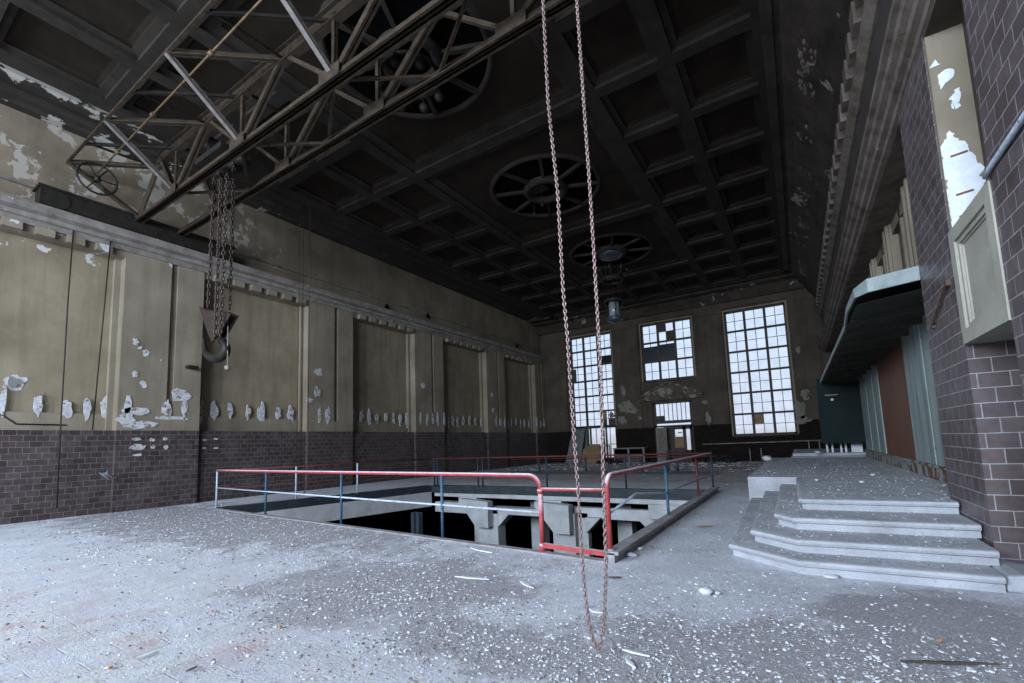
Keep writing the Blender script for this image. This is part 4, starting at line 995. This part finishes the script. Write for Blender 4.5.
# peeled blotches on end wall
f = MB()
for (px, py, w, h) in ((623, 392, .5, .7), (628, 408, 1.2, .9), (622, 420, .7, .6), (612, 415, .4, .5), (708, 418, .3, .8), (705, 402, .4, .3), (800, 410, .6, 1.0), (806, 395, .5, .5), (803, 420, .8, .5), (798, 350, .25, .4), (640, 418, .3, .3)):
    i += 1; p = aY(px, py, YE-.1); pts = []
    for k in range(14):
        a = 2*PI*k/14; q = 1+.8*noise.noise(Vector((math.cos(a)*1.8+i, math.sin(a)*1.8, i))); pts.append((p.x+w/2*math.cos(a)*q, p.z+h/2*math.sin(a)*q))
    f.prism(pts, lambda a, b: (a, YE-.112, b), lambda a, b: (a, YE-.09, b))
tag(f.build('bare_blotches', 'blotch'), 'pale bare plaster blotches on the piers of the end wall', 'plaster scars', kind='stuff')

# ------------------------------------------------------------------ debris
def inpit(x, y):
    if x < -14.2 or x > -2.0: return False
    t_ = (x-PFL[0])/(PFR[0]-PFL[0]); yf = PFL[1]+(PFR[1]-PFL[1])*t_-.15
    return yf < y < 14.1
def surf(x, y):
    if inpit(x, y): return None
    if x > 1.55 and (y < 5.5 or (6.6 < y < 8.0)): return None
    if x > 2.0 and y >= 5.5: return None
    if y > 11.4 and x > -1.03: return .6 if (y < 20.9 and x < 1.94) else None
    if x > 1.94: return None
    def ins(px0, py0, dx, dy): return x < 1.38 and x > px0 and y > py0 and (x-px0)/dx+(y-py0)/dy > 1
    if x > 0.02 and y > 7.75: return .6
    if ins(-.36, 6.98, .25, .25): return .45
    if ins(-.62, 6.36, .5, .4): return .30
    if ins(-.88, 6.0, .78, .6): return .15
    if x > 1.38 or (x > -1.0 and y > 5.85): return None
    return 0.0
def ell(x, y, cx, cy, rx, ry): return max(0, 1-math.hypot((x-cx)/rx, (y-cy)/ry))
def dens(x, y):
    d = .10+.8*ell(x, y, -3.9, 3.65, 2.1, 1.9)+.8*ell(x, y, -.1, 3.3, 2.6, 2.2)+1.9*ell(x, y, -11.2, 5.2, 7.5, 3.0)+.5*ell(x, y, -2.2, 2.9, 1.2, .7)+(.5 if surf(x, y) else 0)
    return d*(.6+.8*(noise.noise(Vector((x*1.3, y*1.3, 0)))+.35))
def chips(name, mat, N, smin, smax, lb, cat):
    v = []; fc = []; cnt = 0; tries = 0
    while cnt < N and tries < N*14:
        tries += 1
        # uniform-ish in image: radial sampling from camera foot
        r = 1.9*math.exp(random.random()*2.65); th = -.56+random.uniform(-.98, .92)
        x = r*math.sin(th); y = r*math.cos(th)
        if x < -16.3 or y > 29 or x > 2: continue
        z = surf(x, y)
        if z is None or random.random() > dens(x, y): continue
        s_ = smin+(smax-smin)*random.random()**3; s_ *= (1+.09*r)*(.65 if z > 0 else 1)
        a = random.random()*PI; ca, sa = math.cos(a), math.sin(a); el = random.uniform(.5, 1); b = len(v); t_ = s_*random.uniform(.15, .5)
        tx, ty = random.uniform(-.3, .3), random.uniform(-.3, .3)
        k = 5; ph = random.random()*6
        for zz_, sc in ((0, 1), (t_, .75)):
            for j in range(k):
                q = 2*PI*j/k+ph; rr_ = s_*(.7+.5*((j*7+cnt) % 3)/2)*sc; ux, uy = rr_*math.cos(q), rr_*math.sin(q)*el
                xx_, yy_ = ux*ca-uy*sa, ux*sa+uy*ca
                v.append((x+xx_, y+yy_, z+zz_+(xx_*tx+yy_*ty)+.002))
        fc.append([b+j for j in range(k)][::-1]); fc.append([b+k+j for j in range(k)])
        for j in range(k): l = (j+1) % k; fc.append([b+j, b+l, b+k+l, b+k+j])
        cnt += 1
    mb = MB(); mb.v = [Vector(q) for q in v]; mb.f = fc; mb.sm = [False]*len(fc)
    tag(mb.build(name, mat, fixn=False), lb, cat, kind='stuff')
chips('plaster_chips', 'chip', 20000, .003, .013, 'pale plaster chips scattered over the floor and steps', 'debris')
chips('grit_crumbs', 'chip_dark', 20000, .003, .014, 'dark brown grit crumbs scattered over the floor and steps', 'debris')

random.seed(31)
f = MB()
for k in range(1500):
    x = random.uniform(-15.5, -1.5); y = 21.5+8.3*random.random()**.7
    if noise.noise(Vector((x*.5, y*.9, 2))) < -.15: continue
    q = .02+.06*random.random()**2; a = random.random()*PI; d = Vector((math.cos(a), math.sin(a), random.uniform(-.1, .1)))*q
    c = Vector((x, y, q*.4)); f.bar(c-d, c+d, q*random.uniform(.6, 1.2), q*.5)
tag(f.build('plaster_rubble', 'rubble'), 'pale broken plaster strewn across the far end of the floor', 'debris', kind='stuff')
def stone(px, py, s_, lb, mat='stone', nm='rubble_stone', cat='stone', grp='loose stones on the floor', z=0, fl=(1, 1, .55)):
    p = aZ(px, py, z); f = MB(); blob(f, (p.x, p.y, z+s_*fl[2]*.75), s_, px*.37, fl, 8); tag(f.build(nm, mat), lb, cat, grp)
stone(832, 578, .075, 'flat pale stone right at the foot of the lowest step', fl=(1.5, 1, .3))
stone(706, 594, .075, 'larger of the two grey stones on the floor right of the chain', fl=(1.3, 1, .5))
stone(718, 595, .04, 'smaller of the two grey stones on the floor right of the chain')
stone(631, 556, .09, 'pale flat stone beside the right corner of the gate', fl=(1.4, 1, .35))
stone(640, 550, .05, 'small stone behind the pale flat one near the gate')
stone(634, 545, .05, 'small stone closest to the pit kerb near the gate')
stone(818, 453.5, .12, 'pale block lying on the far raised slab', z=.74)
stone(768, 461, .22, 'white lump on the far left corner of the platform', z=.6)
stone(873, 476, .06, 'white stone lying on the platform before the brown door', z=.6)
stone(862, 483, .05, 'small white stone lying near the platform edge', z=.6)
stone(817, 481, .05, 'small white stone at the front left of the platform', z=.6)
def sliver(p0, p1, w, lb, mat='chip', nm='plaster_sliver', cat='splinter', grp='white slivers on the floor'):
    a = aZ(*p0); b = aZ(*p1); a.z = b.z = .012; d = b-a; n_ = Vector((-d.y, d.x, 0)).normalized()*w/2
    pts = [a, a+d*.25+n_*.8, a+d*.6+n_, b, b-d*.2-n_*.6, a+d*.4-n_]
    f = MB(); k = len(pts); vs = [q for q in pts]+[q+Vector((0, 0, .012)) for q in pts]
    f.add(vs, [tuple(range(k))[::-1], tuple(range(k, 2*k))]+[(i, (i+1) % k, k+(i+1) % k, k+i) for i in range(k)])
    tag(f.build(nm, mat), lb, cat, grp)
sliver((455, 578), (489, 581), .05, 'thin white sliver lying on the dark grit patch')
sliver((470, 549), (492, 554), .07, 'white sliver near the front lip of the pit')
sliver((520, 583), (534, 590), .05, 'short white sliver between grit patch and chain')
sliver((622, 652), (650, 659), .025, 'long white sliver right of the chain loop')
sliver((625, 661), (636, 671), .03, 'lower white sliver right of the chain loop')
sliver((589, 611), (603, 615), .07, 'white scrap lying behind the chain loop')
sliver((133, 662), (158, 654), .02, 'pale stick lying on the floor at lower left')
sliver((186, 674), (197, 669), .015, 'dark twig on the floor at lower left', 'chip_dark', 'twig', 'twig', None)
sliver((608, 579), (622, 579), .03, 'dark splinter on the floor behind the chain', 'wood_dark', 'wood_splinter', 'splinter', None)
sliver((697, 528), (713, 527), .06, 'reddish wood splinter between pit kerb and steps', 'wood', 'wood_splinter', 'splinter', None)
sliver((900, 664), (1000, 667), .02, 'long dark seam stick on the floor at lower right', 'wood_dark', 'long_stick', 'stick', None)
def leaf(px, py, s_, lb, mat='leaf', z=0):
    s_ *= .7; p = aZ(px, py, z); f = MB(); pts = []
    for k in range(9):
        a = 2*PI*k/9; q = s_*(1+.3*math.sin(k*2.6)); pts.append(Vector((p.x+q*math.cos(a), p.y+.6*q*math.sin(a), z+.014+.012*math.sin(k*1.9))))
    vs = pts+[q+Vector((0, 0, .004)) for q in pts]; f.add(vs, [tuple(range(9))[::-1], tuple(range(9, 18))]+[(i_, (i_+1) % 9, 9+(i_+1) % 9, 9+i_) for i_ in range(9)])
    tag(f.build('dry_leaf', mat), lb, 'leaf', 'dry leaves on the floor')
leaf(280, 629, .032, 'yellow-brown leaf below the dark grit patch'); leaf(277, 594, .026, 'orange leaf left of the dark grit patch')
leaf(147, 558, .045, 'orange leaf on the grit near the left wall'); leaf(49, 571, .03, 'orange leaf far left on the pale dust')
leaf(42, 629, .035, 'tan leaf at the lower left on the tiles'); leaf(212, 613, .022, 'small red chip on the dust at left', 'ember')
leaf(110, 670, .035, 'pale tan leaf at the bottom left'); leaf(959, 563, .03, 'orange chip on the lowest step', 'leaf', .15); leaf(941, 643, .018, 'tiny orange chip on the grit at lower right')

# ------------------------------------------------------------------ rear of the hall (behind the camera) with its own windows
f = MB()
def bseg(x0, x1, z0, z1): f.box(x0, x1, YB-.6, YB, z0, z1)
wins = [(-14.4, -10.8), (-8.9, -5.3), (-3.4, .2)]
bseg(-17.4, wins[0][0], 0, 11); bseg(wins[0][1], wins[1][0], 0, 11); bseg(wins[1][1], wins[2][0], 0, 11); bseg(wins[2][1], 4, 0, 11)
for a, b in wins: bseg(a, b, 0, 1.2); bseg(a, b, 9.2, 11)
struct('wall_back', f, 'plaster', 'back wall with tall windows')

def area(name, loc, rot, sx, sy, power, col, spread=PI):
    l = bpy.data.lights.new(name, 'AREA'); l.shape = 'RECTANGLE'; l.size = sx; l.size_y = sy; l.energy = power; l.color = col; l.spread = spread
    o = bpy.data.objects.new(name, l); COL.objects.link(o); o.location = loc; o.rotation_euler = rot; return o
for a, b in wins:       # daylight entering the rear windows
    area('window_daylight', ((a+b)/2, YB+.1, 6.5), (math.radians(90-26), 0, 0), b-a, 5.4, 2600, (.70, .83, 1.0))
for W in (W1, W2, W3):  # daylight portals in the end windows
    x0, x1, z0, z1 = W; o = area('window_portal', ((x0+x1)/2, YE+.45, (z0+z1)/2), (math.radians(-90), 0, 0), x1-x0, z1-z0, 1, (1, 1, 1)); o.data.cycles.is_portal = True

w = bpy.data.worlds.new('sky'); S.world = w; w.use_nodes = True; nt = w.node_tree; bg = nt.nodes['Background']
tc = nt.nodes.new('ShaderNodeTexCoord'); sp = nt.nodes.new('ShaderNodeSeparateXYZ'); rp = nt.nodes.new('ShaderNodeValToRGB')
nt.links.new(tc.outputs['Generated'], sp.inputs[0]); nt.links.new(sp.outputs[2], rp.inputs[0])
e = rp.color_ramp.elements; e[0].position = 0; e[0].color = (.56, .60, .66, 1); e[1].position = .25; e[1].color = (.66, .80, 1.0, 1)
q = e.new(.02); q.color = (.68, .76, .90, 1)
nt.links.new(rp.outputs[0], bg.inputs[0]); bg.inputs[1].default_value = 1.15

S.view_settings.view_transform = 'Standard'; S.view_settings.look = 'None'; S.view_settings.gamma = 1; S.view_settings.use_curve_mapping = False
S.view_settings.exposure = 0.0
